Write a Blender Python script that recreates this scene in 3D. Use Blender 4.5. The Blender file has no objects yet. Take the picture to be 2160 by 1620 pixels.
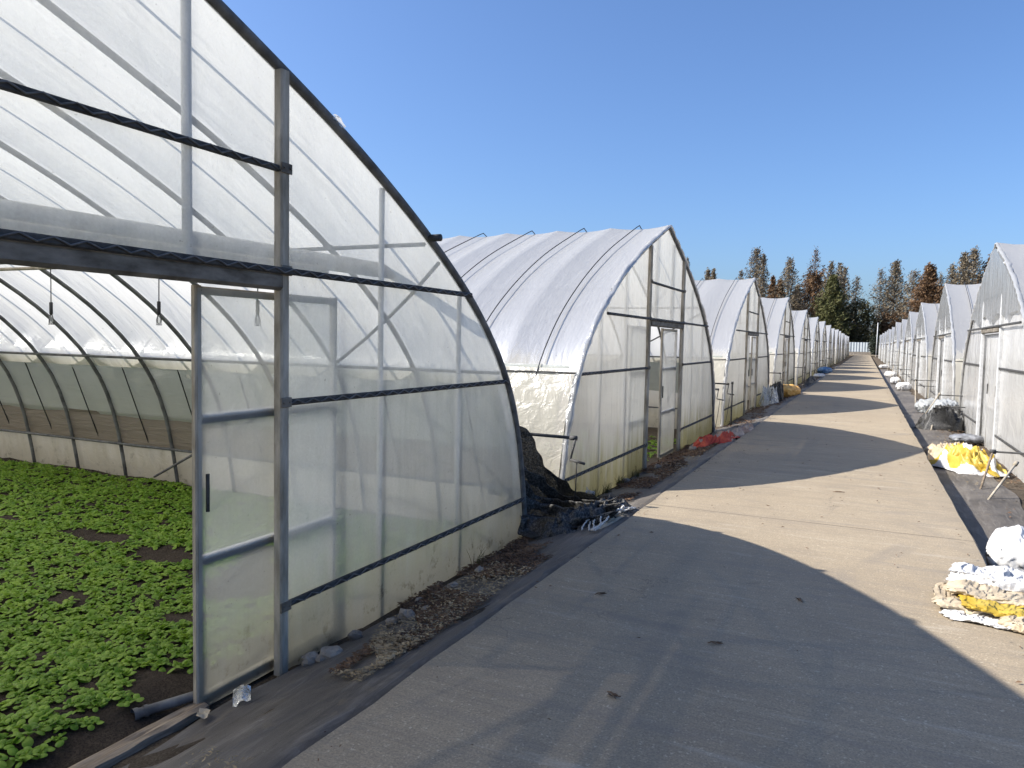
import bpy, math, random
import numpy as np
from mathutils import Matrix, Vector, noise as mnoise

scn = bpy.context.scene
C = scn.collection
R = math.radians

# ------------------------------------------------------------------ camera, sky, sun, exposure
cam_d = bpy.data.cameras.new('camera')
cam = bpy.data.objects.new('camera', cam_d)
C.objects.link(cam)
cam_d.sensor_width = 36.0
cam_d.lens = 26.0
cam_d.clip_start = 0.05
cam_d.clip_end = 3000
_d = Vector((746, -78, 1560)).normalized()          # road direction in lens coordinates (x right, y down, z forward)
_e = Vector((1, 0.02, 0))
_up = _d.cross(_e).normalized()
if _up.y > 0:
    _up = -_up
_rt = (-_up).cross(_d)
if _rt.x < 0:
    _rt = -_rt
RM = Matrix((_rt, _d, _up))                          # lens -> world
cx, cy, cz = RM @ Vector((1, 0, 0)), RM @ Vector((0, -1, 0)), RM @ Vector((0, 0, -1))
cam.matrix_world = Matrix(((cx.x, cy.x, cz.x, 0), (cx.y, cy.y, cz.y, 0), (cx.z, cy.z, cz.z, 1.6), (0, 0, 0, 1)))
scn.camera = cam

SUN_TRAVEL = Vector((1.105, 0.464, -1.0)).normalized()
SUN_EL = math.asin(-SUN_TRAVEL.z)
SUN_AZ = math.atan2(-SUN_TRAVEL.x, -SUN_TRAVEL.y)
world = bpy.data.worlds.new('World')
scn.world = world
world.use_nodes = True
wn = world.node_tree
SKY = 0.126
sky = wn.nodes.new('ShaderNodeTexSky')
sky.sky_type = 'NISHITA'
sky.sun_disc = False
sky.sun_elevation = SUN_EL
sky.sun_rotation = SUN_AZ
sky.altitude = 0
sky.air_density = 1.0
sky.dust_density = 2.0
sky.ozone_density = 6.0
bg = wn.nodes['Background']
gam = wn.nodes.new('ShaderNodeGamma')                # clear winter air: flatter, deeper blue towards the horizon
gam.inputs[1].default_value = 1.0
wn.links.new(sky.outputs[0], gam.inputs[0])
tnt = wn.nodes.new('ShaderNodeMix'); tnt.data_type = 'RGBA'; tnt.blend_type = 'MULTIPLY'
tnt.inputs[0].default_value = 1.0
tnt.inputs[7].default_value = (0.70, 0.775, 0.885, 1)
wn.links.new(gam.outputs[0], tnt.inputs[6])
wn.links.new(tnt.outputs[2], bg.inputs[0])
bg.inputs[1].default_value = SKY

sun_d = bpy.data.lights.new('sun', 'SUN')
sun_d.energy = 5.0
sun_d.angle = R(0.53)
sun_d.color = (1.0, 0.95, 0.87)
sun = bpy.data.objects.new('sun', sun_d)
C.objects.link(sun)
sun.rotation_euler = SUN_TRAVEL.to_track_quat('-Z', 'Y').to_euler()
sun.location = (-20, -20, 30)

scn.view_settings.view_transform = 'Standard'
scn.view_settings.look = 'None'
scn.view_settings.gamma = 1
scn.view_settings.exposure = 0.88
scn.render.engine = 'CYCLES'
scn.cycles.max_bounces = 14
scn.cycles.diffuse_bounces = 8
scn.cycles.glossy_bounces = 3
scn.cycles.transmission_bounces = 8
scn.cycles.transparent_max_bounces = 40
scn.cycles.caustics_reflective = False
scn.cycles.caustics_refractive = False
scn.cycles.use_denoising = True
scn.cycles.sample_clamp_indirect = 6

# ------------------------------------------------------------------ helpers
def tag(o, label=None, cat=None, group=None, kind=None):
    if label: o['label'] = label
    if cat: o['category'] = cat
    if group: o['group'] = group
    if kind: o['kind'] = kind
    return o

def empty(name, loc=(0, 0, 0), rz=0.0):
    o = bpy.data.objects.new(name, None)
    o.empty_display_size = 0.3
    C.objects.link(o)
    o.location = loc
    o.rotation_euler = (0, 0, rz)
    return o

def thing(name, label, cat, loc=(0, 0, 0), rz=0.0, group=None):
    return tag(empty(name, loc, rz), label, cat, group)

def link(name, me, parent=None, loc=None, rot=None):
    o = bpy.data.objects.new(name, me)
    C.objects.link(o)
    if parent: o.parent = parent
    if loc is not None: o.location = loc
    if rot is not None: o.rotation_euler = rot
    return o

def children_of(o):
    return [c for c in bpy.data.objects if c.parent == o]

def copy_tree(o, kids, parent=None):
    c = o.copy()
    C.objects.link(c)
    c.parent = parent
    for ch in kids.get(o.name, []):
        copy_tree(ch, kids, c)
    return c

def kid_map():
    m = {}
    for o in bpy.data.objects:
        if o.parent: m.setdefault(o.parent.name, []).append(o)
    return m

def nz(p, s=1.0, seed=0.0):
    return mnoise.noise(Vector((p[0] * s + seed * 17.3, p[1] * s - seed * 9.1, p[2] * s + seed * 5.7)))

class MB:
    def __init__(self):
        self.v = []; self.f = []; self.m = []
    def add(self, vs, fs, mi=0):
        b = len(self.v)
        self.v.extend([tuple(map(float, p)) for p in vs])
        for f in fs:
            self.f.append(tuple(i + b for i in f)); self.m.append(mi)
        return self
    def tube(self, pts, r, n=8, caps=True, mi=0):
        pts = [Vector(p) for p in pts]
        k = len(pts)
        rs = r if isinstance(r, (list, tuple)) else [r] * k
        vs, fs = [], []
        t0 = (pts[1] - pts[0]).normalized()
        a = Vector((0, 0, 1)) if abs(t0.z) < 0.9 else Vector((1, 0, 0))
        nrm = t0.cross(a).normalized()
        for i in range(k):
            t = (pts[min(i + 1, k - 1)] - pts[max(i - 1, 0)])
            t = t.normalized() if t.length > 1e-9 else t0
            nrm = (nrm - t * nrm.dot(t))
            nrm = nrm.normalized() if nrm.length > 1e-6 else t.orthogonal().normalized()
            b = t.cross(nrm)
            for j in range(n):
                w = 2 * math.pi * j / n
                vs.append(pts[i] + (nrm * math.cos(w) + b * math.sin(w)) * rs[i])
        for i in range(k - 1):
            for j in range(n):
                j2 = (j + 1) % n
                fs.append((i * n + j, i * n + j2, (i + 1) * n + j2, (i + 1) * n + j))
        if caps:
            fs.append(tuple(range(n - 1, -1, -1)))
            fs.append(tuple((k - 1) * n + j for j in range(n)))
        return self.add(vs, fs, mi)
    def box(self, c, s, bev=0.0, rot=None, mi=0):
        hx, hy, hz = s[0] / 2, s[1] / 2, s[2] / 2
        if bev <= 0:
            vs = [(x, y, z) for x in (-hx, hx) for y in (-hy, hy) for z in (-hz, hz)]
            fs = [(0, 1, 3, 2), (4, 6, 7, 5), (0, 4, 5, 1), (2, 3, 7, 6), (0, 2, 6, 4), (1, 5, 7, 3)]
        else:
            # chamfered along the longest axis
            ax = max(range(3), key=lambda i: s[i])
            o = [i for i in range(3) if i != ax]
            h = [hx, hy, hz]
            a, b = h[o[0]], h[o[1]]
            ring = [(a, b - bev), (a - bev, b), (-a + bev, b), (-a, b - bev), (-a, -b + bev), (-a + bev, -b), (a - bev, -b), (a, -b + bev)]
            vs = []
            for e in (-h[ax], h[ax]):
                for (p, q) in ring:
                    w = [0, 0, 0]; w[ax] = e; w[o[0]] = p; w[o[1]] = q
                    vs.append(tuple(w))
            fs = [(i, (i + 1) % 8, 8 + (i + 1) % 8, 8 + i) for i in range(8)] + [tuple(range(7, -1, -1)), tuple(range(8, 16))]
        if rot is not None:
            vs = [rot @ Vector(p) for p in vs]
        vs = [(p[0] + c[0], p[1] + c[1], p[2] + c[2]) for p in vs]
        return self.add(vs, fs, mi)
    def grid(self, P, closed_v=False, mi=0):
        nu, nv = len(P), len(P[0])
        vs = [p for row in P for p in row]
        fs = []
        for i in range(nu - 1):
            for j in range(nv if closed_v else nv - 1):
                j2 = (j + 1) % nv
                fs.append((i * nv + j, i * nv + j2, (i + 1) * nv + j2, (i + 1) * nv + j))
        return self.add(vs, fs, mi)
    def mesh(self, name, mats, smooth=True):
        me = bpy.data.meshes.new(name)
        me.from_pydata(self.v, [], self.f)
        for m in (mats if isinstance(mats, (list, tuple)) else [mats]):
            me.materials.append(m)
        if len(me.materials) > 1:
            me.polygons.foreach_set('material_index', self.m)
        me.polygons.foreach_set('use_smooth', [smooth] * len(me.polygons))
        me.update()
        return me
    def build(self, name, mats, parent=None, smooth=True, loc=None, rot=None):
        return link(name, self.mesh(name, mats, smooth), parent, loc, rot)

# ------------------------------------------------------------------ material helpers
class NT:
    def __init__(self, name):
        self.mat = bpy.data.materials.new(name)
        self.mat.use_nodes = True
        self.t = self.mat.node_tree
        self.t.nodes.clear()
        self.out = self.t.nodes.new('ShaderNodeOutputMaterial')
    def n(self, typ, **kw):
        nd = self.t.nodes.new(typ)
        for k, v in kw.items():
            if k.startswith('i_'):
                nd.inputs[k[2:].replace('_', ' ')].default_value = v
            else:
                setattr(nd, k, v)
        return nd
    def l(self, a, b):
        self.t.links.new(a, b)
    def setin(self, sock, v):
        if hasattr(v, 'is_output'): self.l(v, sock)
        else: sock.default_value = v
    def math(self, op, a, b=0.0, clamp=False):
        nd = self.n('ShaderNodeMath', operation=op, use_clamp=clamp)
        self.setin(nd.inputs[0], a); self.setin(nd.inputs[1], b)
        return nd.outputs[0]
    def mapr(self, v, a, b, c=0.0, d=1.0, smooth=False):
        nd = self.n('ShaderNodeMapRange')
        nd.interpolation_type = 'SMOOTHSTEP' if smooth else 'LINEAR'
        self.setin(nd.inputs['Value'], v)
        for k, x in zip(('From Min', 'From Max', 'To Min', 'To Max'), (a, b, c, d)):
            self.setin(nd.inputs[k], x)
        return nd.outputs[0]
    def mixc(self, f, a, b, mode='MIX'):
        nd = self.n('ShaderNodeMix', data_type='RGBA', blend_type=mode)
        self.setin(nd.inputs[0], f)
        for s, v in ((nd.inputs[6], a), (nd.inputs[7], b)):
            if hasattr(v, 'is_output'): self.l(v, s)
            else: s.default_value = (v[0], v[1], v[2], 1)
        return nd.outputs[2]
    def mixs(self, f, a, b):
        nd = self.n('ShaderNodeMixShader')
        self.setin(nd.inputs[0], f); self.l(a, nd.inputs[1]); self.l(b, nd.inputs[2])
        return nd.outputs[0]
    def coords(self, rand=0.0, scale=(1, 1, 1)):
        tc = self.n('ShaderNodeTexCoord')
        mp = self.n('ShaderNodeMapping')
        mp.inputs['Scale'].default_value = scale
        self.l(tc.outputs['Object'], mp.inputs['Vector'])
        if rand:
            oi = self.n('ShaderNodeObjectInfo')
            cb = self.n('ShaderNodeCombineXYZ')
            r = self.math('MULTIPLY', oi.outputs['Random'], rand)
            self.l(r, cb.inputs[0]); self.l(r, cb.inputs[1]); self.l(r, cb.inputs[2])
            self.l(cb.outputs[0], mp.inputs['Location'])
        return mp.outputs[0]
    def objz(self):
        tc = self.n('ShaderNodeTexCoord')
        sp = self.n('ShaderNodeSeparateXYZ')
        self.l(tc.outputs['Object'], sp.inputs[0])
        return sp.outputs
    def noise(self, vec, scale, detail=4, rough=0.55, dist=0.0):
        nd = self.n('ShaderNodeTexNoise')
        nd.inputs['Scale'].default_value = scale
        nd.inputs['Detail'].default_value = detail
        nd.inputs['Roughness'].default_value = rough
        nd.inputs['Distortion'].default_value = dist
        self.l(vec, nd.inputs['Vector'])
        return nd.outputs[0]
    def bump(self, h, strength, dist=0.02):
        nd = self.n('ShaderNodeBump')
        nd.inputs['Strength'].default_value = strength
        nd.inputs['Distance'].default_value = dist
        self.l(h, nd.inputs['Height'])
        return nd.outputs[0]
    def end(self, sh):
        self.l(sh, self.out.inputs['Surface'])
        return self.mat

def film_mat(name, tr, col, gloss=0.12, rough=0.14, var=0.2, bump=0.25, stain=0.0, low=0.0, trans=0.55, rand=30.0, facing=0.5, dirtcol=(0.36, 0.31, 0.15), wr=(5, 5, 5)):
    t = NT(name)
    v = t.coords(rand)
    big = t.noise(v, 1.1, 4)
    fine = t.noise(v, 70, 3)
    vs = t.coords(rand, (9, 9, 0.9))
    streak = t.noise(vs, 1.0, 5, 0.6)
    wrn = t.noise(t.coords(rand, wr), 1.0, 6, 0.6, 0.6)
    lw = t.n('ShaderNodeLayerWeight'); lw.inputs['Blend'].default_value = 0.5
    nrm = t.bump(t.math('ADD', t.math('MULTIPLY', wrn, 1.0), t.math('MULTIPLY', fine, 0.04)), bump, 0.05)
    f = t.math('ADD', tr, t.math('MULTIPLY', t.math('SUBTRACT', big, 0.5), var))
    f = t.math('ADD', f, t.math('MULTIPLY', t.math('SUBTRACT', streak, 0.5), var * 0.9))
    f = t.math('ADD', f, t.math('MULTIPLY', t.math('SUBTRACT', fine, 0.5), var * 0.5))
    z = t.objz()[2]
    c = col
    if low:
        f = t.math('SUBTRACT', f, t.mapr(z, 0.29, 0.36, low, 0.0))
        c = t.mixc(t.mapr(z, 0.29, 0.35, stain * 0.4, 0.0), c, dirtcol)
    if stain:
        zz = t.math('ADD', z, t.math('MULTIPLY', t.math('SUBTRACT', streak, 0.5), 0.9))
        m1 = t.mapr(zz, 0.02, 0.75, stain, 0.0, True)
        c = t.mixc(m1, c, dirtcol)
        spot = t.mapr(t.noise(v, 9, 5, 0.7), 0.56, 0.72, 0, 1)
        m2 = t.math('MULTIPLY', spot, t.mapr(zz, 0.0, 0.35, min(1.0, stain * 1.6), 0.0))
        c = t.mixc(m2, c, (0.10, 0.085, 0.04))
        f = t.math('SUBTRACT', f, t.math('MULTIPLY', m1, 0.22))
    spk = t.mapr(t.noise(v, 38, 2, 0.5), 0.72, 0.76, 0, 0.5)
    c = t.mixc(spk, c, (0.30, 0.29, 0.26))
    f = t.math('MULTIPLY', f, t.math('SUBTRACT', 1.0, t.math('MULTIPLY', lw.outputs['Facing'], facing)), True)
    d = t.n('ShaderNodeBsdfDiffuse'); d.inputs['Roughness'].default_value = 0.3
    tl = t.n('ShaderNodeBsdfTranslucent')
    for s in (d, tl):
        t.setin(s.inputs['Color'], c if hasattr(c, 'is_output') else (*c, 1))
        t.l(nrm, s.inputs['Normal'])
    body = t.mixs(trans, d.outputs[0], tl.outputs[0])
    tp = t.n('ShaderNodeBsdfTransparent'); tp.inputs['Color'].default_value = (0.97, 0.98, 0.97, 1)
    body = t.mixs(f, body, tp.outputs[0])
    gl = t.n('ShaderNodeBsdfGlossy'); gl.inputs['Roughness'].default_value = rough
    t.l(nrm, gl.inputs['Normal'])
    fr = t.n('ShaderNodeFresnel'); fr.inputs['IOR'].default_value = 1.45
    t.l(nrm, fr.inputs['Normal'])
    g = t.math('MULTIPLY', fr.outputs[0], gloss * 8, True)
    return t.end(t.mixs(g, body, gl.outputs[0]))

def solid_mat(name, c1, c2, scale=4, rough=0.6, metal=0.0, bump=0.1, bscale=30, detail=5, spec=0.4, rand=20.0, trans=0.0, stretch=(1, 1, 1), lo=0.35, hi=0.65, randcol=0.0, bdist=0.01):
    t = NT(name)
    v = t.coords(rand, stretch)
    n = t.noise(v, scale, detail, 0.6)
    c = t.mixc(t.mapr(n, lo, hi), c1, c2)
    if randcol:
        oi = t.n('ShaderNodeObjectInfo')
        c = t.mixc(t.math('MULTIPLY', oi.outputs['Random'], randcol), c, tuple(x * 0.45 for x in c1))
    p = t.n('ShaderNodeBsdfPrincipled')
    t.l(c, p.inputs['Base Color'])
    p.inputs['Roughness'].default_value = rough
    p.inputs['Metallic'].default_value = metal
    p.inputs['Specular IOR Level'].default_value = spec
    if bump:
        t.l(t.bump(t.noise(v, bscale, 5, 0.6), bump, bdist), p.inputs['Normal'])
    sh = p.outputs[0]
    if trans:
        tl = t.n('ShaderNodeBsdfTranslucent')
        t.l(c, tl.inputs['Color'])
        sh = t.mixs(trans, sh, tl.outputs[0])
    return t.end(sh)

M = {}
M['gable'] = film_mat('gable_film', 0.54, (0.87, 0.885, 0.88), gloss=0.05, var=0.30, bump=0.22, stain=0.55, low=0.24, trans=0.66, facing=0.35)
M['door_film'] = film_mat('door_film', 0.60, (0.96, 0.955, 0.925), gloss=0.06, var=0.16, bump=0.15, stain=0.5, low=0.12, trans=0.70, facing=0.3)
M['gable_old'] = film_mat('gable_film_algae', 0.42, (0.96, 0.95, 0.905), gloss=0.05, var=0.24, bump=0.3, stain=1.0, low=0.24, trans=0.76, dirtcol=(0.40, 0.37, 0.20), wr=(4, 12, 1.2))
M['gable_right'] = film_mat('gable_film_glossy', 0.40, (0.82, 0.81, 0.79), gloss=0.13, rough=0.05, var=0.05, bump=0.35, stain=0.05, low=0.1, trans=0.38, wr=(2, 1.6, 3.2))
M['roof'] = film_mat('roof_film', 0.06, (0.985, 0.945, 0.855), gloss=0.05, rough=0.25, var=0.05, bump=0.2, trans=0.62, facing=0.6, wr=(10, 2.2, 2.2))
M['skirt'] = film_mat('side_skirt_film', 0.14, (0.84, 0.79, 0.68), gloss=0.025, rough=0.35, var=0.12, bump=0.4, stain=0.45, trans=0.5, wr=(7, 7, 7))
M['curtain'] = film_mat('side_curtain_film', 0.18, (0.52, 0.54, 0.47), gloss=0.05, rough=0.3, var=0.2, bump=0.3, trans=0.4, wr=(1.2, 8, 9))
M['gap_shade'] = film_mat('gap_shade_film', 0.10, (0.34, 0.29, 0.225), gloss=0.08, rough=0.2, var=0.1, bump=0.7, trans=0.45, wr=(1.5, 9, 12))  # brown tone carries the shade of the gap behind the far wall
M['inner'] = film_mat('inner_gable_curtain', 0.30, (0.46, 0.465, 0.47), gloss=0.10, rough=0.12, var=0.1, bump=0.4, trans=0.5, wr=(2, 7, 0.7))
M['flap'] = film_mat('film_edge_flap', 0.12, (0.66, 0.65, 0.62), gloss=0.04, rough=0.2, var=0.2, bump=0.6, trans=0.45)
M['steel'] = solid_mat('galvanised_steel', (0.46, 0.46, 0.45), (0.64, 0.64, 0.63), scale=14, rough=0.55, metal=0.1, bump=0.15)
M['steel_dirty'] = solid_mat('weathered_steel', (0.25, 0.215, 0.16), (0.52, 0.46, 0.37), scale=5, rough=0.7, metal=0.0, spec=0.2, bump=0.2, stretch=(3, 3, 0.7))
M['arch'] = solid_mat('dark_arch_tube', (0.09, 0.088, 0.085), (0.20, 0.195, 0.185), scale=9, rough=0.7, metal=0.0, spec=0.2, bump=0.15)
M['rib'] = solid_mat('dull_rib_tube', (0.10, 0.10, 0.098), (0.21, 0.21, 0.205), scale=9, rough=0.65, bump=0.1, spec=0.25)
M['track'] = solid_mat('dirty_door_track', (0.10, 0.085, 0.065), (0.25, 0.22, 0.18), scale=4, rough=0.7, bump=0.15, spec=0.2, stretch=(1, 1.5, 4))
M['clip'] = solid_mat('dark_clip_rail', (0.03, 0.029, 0.028), (0.085, 0.083, 0.08), scale=12, rough=0.7, metal=0.0, spec=0.2)
M['wire'] = solid_mat('clip_wire', (0.06, 0.06, 0.062), (0.15, 0.15, 0.15), scale=20, rough=0.5, metal=0.2)
M['pipe'] = solid_mat('painted_white_pipe', (0.48, 0.48, 0.47), (0.62, 0.62, 0.61), scale=6, rough=0.5, bump=0.05, stretch=(1, 6, 1))
M['tube'] = solid_mat('stained_roll_tube', (0.30, 0.29, 0.27), (0.50, 0.49, 0.47), scale=5, rough=0.6, bump=0.1, stretch=(2, 2, 2))
M['rope'] = solid_mat('black_press_rope', (0.02, 0.02, 0.022), (0.05, 0.05, 0.055), scale=30, rough=0.7)
M['black'] = solid_mat('black_plastic', (0.012, 0.012, 0.013), (0.04, 0.04, 0.042), scale=12, rough=0.5)
M['fibre'] = solid_mat('pale_rope_fibre', (0.42, 0.40, 0.36), (0.66, 0.64, 0.60), scale=30, rough=0.8)
M['timber'] = solid_mat('weathered_timber', (0.15, 0.11, 0.075), (0.33, 0.26, 0.185), scale=8, rough=0.85, bump=0.6, stretch=(6, 0.6, 6), bscale=10)
M['stone'] = solid_mat('broken_concrete_stone', (0.18, 0.15, 0.12), (0.36, 0.31, 0.25), scale=9, rough=0.9, bump=0.6, bscale=25)
M['leaf'] = solid_mat('salad_leaf', (0.13, 0.27, 0.022), (0.32, 0.47, 0.06), scale=12, rough=0.40, spec=0.28, bump=0.25, bscale=60, trans=0.35, rand=40, randcol=0.25)
M['bark'] = solid_mat('tree_bark', (0.06, 0.048, 0.04), (0.12, 0.10, 0.085), scale=5, rough=0.9)
M['twig'] = solid_mat('bare_twigs', (0.07, 0.055, 0.045), (0.12, 0.095, 0.08), scale=2, rough=0.9, bump=0)
M['needle_brown'] = solid_mat('brown_needles', (0.12, 0.068, 0.033), (0.22, 0.13, 0.065), scale=0.6, rough=0.85, bump=0, trans=0.2)
M['needle_grey'] = solid_mat('grey_brown_needles', (0.14, 0.11, 0.07), (0.25, 0.20, 0.13), scale=0.6, rough=0.85, bump=0, trans=0.15)
M['needle_green'] = solid_mat('olive_needles', (0.065, 0.072, 0.02), (0.15, 0.145, 0.055), scale=0.6, rough=0.85, bump=0, trans=0.2)
M['broad'] = solid_mat('dark_broad_leaves', (0.032, 0.036, 0.013), (0.095, 0.082, 0.035), scale=0.4, rough=0.7, bump=0, trans=0.15)
M['broad_brown'] = solid_mat('brown_broad_leaves', (0.065, 0.038, 0.018), (0.12, 0.068, 0.032), scale=0.5, rough=0.8, bump=0, trans=0.15)
M['evergreen'] = solid_mat('black_green_leaves', (0.010, 0.016, 0.009), (0.026, 0.036, 0.017), scale=1.5, rough=0.7, bump=0)
M['fence'] = solid_mat('white_sheet_fence', (0.42, 0.46, 0.47), (0.52, 0.55, 0.56), scale=0.8, rough=0.5, bump=0.05)
M['white_sack'] = solid_mat('white_woven_sack', (0.50, 0.49, 0.475), (0.66, 0.65, 0.63), scale=5, rough=0.55, bump=0.35, bscale=9, bdist=0.03)
M['tan_sack'] = solid_mat('tan_woven_sack', (0.36, 0.28, 0.18), (0.52, 0.44, 0.32), scale=6, rough=0.6, bump=0.4, bscale=14, bdist=0.03)
M['yellow_sack'] = solid_mat('yellow_woven_sack', (0.40, 0.26, 0.025), (0.54, 0.40, 0.07), scale=5, rough=0.45, bump=0.3, bscale=12, bdist=0.03)
M['red_cloth'] = solid_mat('red_plastic_cloth', (0.34, 0.035, 0.025), (0.55, 0.09, 0.045), scale=5, rough=0.6, bump=0.4, bscale=16, bdist=0.02)
M['tan_cloth'] = solid_mat('faded_tan_cloth', (0.30, 0.20, 0.15), (0.50, 0.40, 0.32), scale=6, rough=0.8, bump=0.4, bscale=16, bdist=0.02)
M['orange_bag'] = solid_mat('orange_woven_bag', (0.50, 0.26, 0.05), (0.66, 0.42, 0.14), scale=6, rough=0.6, bump=0.4)
M['blue_bag'] = solid_mat('blue_plastic', (0.05, 0.13, 0.28), (0.14, 0.26, 0.42), scale=6, rough=0.4, bump=0.4)
M['grey_bag'] = solid_mat('grey_plastic', (0.10, 0.10, 0.105), (0.26, 0.265, 0.28), scale=6, rough=0.45, bump=0.4)
M['clear_bag'] = film_mat('clear_plastic_bag', 0.45, (0.82, 0.84, 0.83), gloss=0.12, rough=0.12, var=0.3, bump=0.9, trans=0.4, wr=(9, 9, 9))
M['dead_leaf'] = solid_mat('dead_leaf_brown', (0.075, 0.042, 0.026), (0.19, 0.115, 0.065), scale=3, rough=0.9, bump=0, rand=50)
M['straw'] = solid_mat('pale_straw', (0.22, 0.16, 0.09), (0.42, 0.33, 0.20), scale=9, rough=0.9, bump=0)
M['glass'] = film_mat('bulb_glass', 0.75, (0.7, 0.7, 0.7), gloss=0.12, rough=0.03, var=0.0, bump=0.0)

def concrete_mat():
    t = NT('concrete_road')
    v = t.coords()
    c = t.mixc(t.mapr(t.noise(v, 0.45, 5, 0.6), 0.3, 0.7), (0.348, 0.277, 0.187), (0.434, 0.354, 0.245))
    c = t.mixc(t.mapr(t.noise(v, 2.6, 6, 0.7), 0.42, 0.72, 0, 0.55), c, (0.285, 0.231, 0.163))
    br = t.noise(t.coords(0, (1.1, 55, 1)), 1.0, 4, 0.65)
    c = t.mixc(t.mapr(br, 0.5, 0.72, 0, 0.42), c, (0.221, 0.178, 0.123))
    fine = t.noise(v, 120, 4, 0.8)
    c = t.mixc(t.mapr(fine, 0.36, 0.62, 0.8, 0.0), c, (0.190, 0.156, 0.113))
    c = t.mixc(t.mapr(t.noise(v, 60, 3, 0.7), 0.60, 0.70, 0.0, 0.7), c, (0.537, 0.463, 0.345))
    dk = t.mapr(t.noise(v, 1.7, 3, 0.75, 1.2), 0.66, 0.74, 0, 0.55)
    c = t.mixc(dk, c, (0.173, 0.141, 0.099))
    wsp = t.mapr(t.noise(t.coords(0, (1.3, 7, 1)), 1.6, 6, 0.75, 1.5), 0.69, 0.75, 0, 0.6)
    c = t.mixc(wsp, c, (0.554, 0.479, 0.367))
    cr = t.noise(t.coords(0, (0.9, 9, 1)), 1.0, 5, 0.7, 0.8)
    c = t.mixc(t.mapr(cr, 0.5, 0.68, 0, 0.45), c, (0.209, 0.180, 0.149))
    c = t.mixc(t.mapr(cr, 0.42, 0.3, 0, 0.35), c, (0.499, 0.454, 0.382))
    st2 = t.mapr(t.noise(v, 0.9, 6, 0.7, 1.5), 0.55, 0.68, 0, 0.4)
    c = t.mixc(st2, c, (0.196, 0.170, 0.140))
    xyz = t.objz()
    yy = t.math('ADD', xyz[1], t.math('MULTIPLY', t.math('SUBTRACT', t.noise(v, 1.5, 4), 0.5), 0.05))
    m = t.math('ABSOLUTE', t.math('SUBTRACT', t.math('FRACT', t.math('DIVIDE', t.math('ADD', yy, 1.42), 5.0)), 0.5))
    j = t.mapr(m, 0.0008, 0.0022, 0.65, 0.0)
    c = t.mixc(j, c, (0.079, 0.064, 0.048))
    ew = t.math('ADD', t.math('ABSOLUTE', t.math('ADD', xyz[0], 0.425)), t.math('MULTIPLY', t.noise(v, 4, 5, 0.7), 0.25))
    c = t.mixc(t.mapr(ew, 1.14, 1.36, 0, 0.35), c, (0.190, 0.159, 0.116))
    vo = t.n('ShaderNodeTexVoronoi'); vo.feature = 'DISTANCE_TO_EDGE'; vo.inputs['Scale'].default_value = 0.33
    wv = t.n('ShaderNodeVectorMath', operation='ADD')
    nzv = t.n('ShaderNodeTexNoise'); nzv.inputs['Scale'].default_value = 1.6; nzv.inputs['Detail'].default_value = 8; nzv.inputs['Roughness'].default_value = 0.7
    t.l(v, nzv.inputs['Vector']); t.l(v, wv.inputs[0]); t.l(nzv.outputs[1], wv.inputs[1])
    t.l(wv.outputs[0], vo.inputs['Vector'])
    ck = t.math('MULTIPLY', t.mapr(vo.outputs[0], 0.0006, 0.0022, 0.75, 0.0), t.mapr(t.noise(v, 0.7, 3), 0.50, 0.62, 0, 1))
    c = t.mixc(ck, c, (0.086, 0.074, 0.063))
    p = t.n('ShaderNodeBsdfPrincipled')
    t.l(c, p.inputs['Base Color'])
    p.inputs['Roughness'].default_value = 0.85
    p.inputs['Specular IOR Level'].default_value = 0.25
    h = t.math('ADD', t.math('MULTIPLY', fine, 0.5), t.math('MULTIPLY', br, 0.6))
    h = t.math('SUBTRACT', h, t.math('MULTIPLY', j, 3))
    t.l(t.bump(h, 0.35, 0.006), p.inputs['Normal'])
    return t.end(p.outputs[0])
M['concrete'] = concrete_mat()

def soil_mat(name, a, b, cpl, sc=1.0):
    t = NT(name)
    v = t.coords()
    c = t.mixc(t.mapr(t.noise(v, 1.4 * sc, 6, 0.65), 0.35, 0.65), a, b)
    c = t.mixc(t.mapr(t.noise(v, 38 * sc, 4, 0.7), 0.5, 0.75, 0, 0.7), c, cpl)
    c = t.mixc(t.mapr(t.noise(v, 120 * sc, 2, 0.7), 0.35, 0.55, 0.6, 0), c, tuple(x * 0.3 for x in a))
    p = t.n('ShaderNodeBsdfPrincipled')
    t.l(c, p.inputs['Base Color'])
    p.inputs['Roughness'].default_value = 0.95
    p.inputs['Specular IOR Level'].default_value = 0.15
    t.l(t.bump(t.noise(v, 45 * sc, 7, 0.75), 0.9, 0.03), p.inputs['Normal'])
    return t.end(p.outputs[0])
M['soil'] = soil_mat('bare_soil', (0.075, 0.058, 0.042), (0.14, 0.11, 0.08), (0.20, 0.165, 0.12))
M['bedsoil'] = soil_mat('bed_soil', (0.045, 0.034, 0.026), (0.085, 0.066, 0.05), (0.13, 0.10, 0.075))

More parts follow.
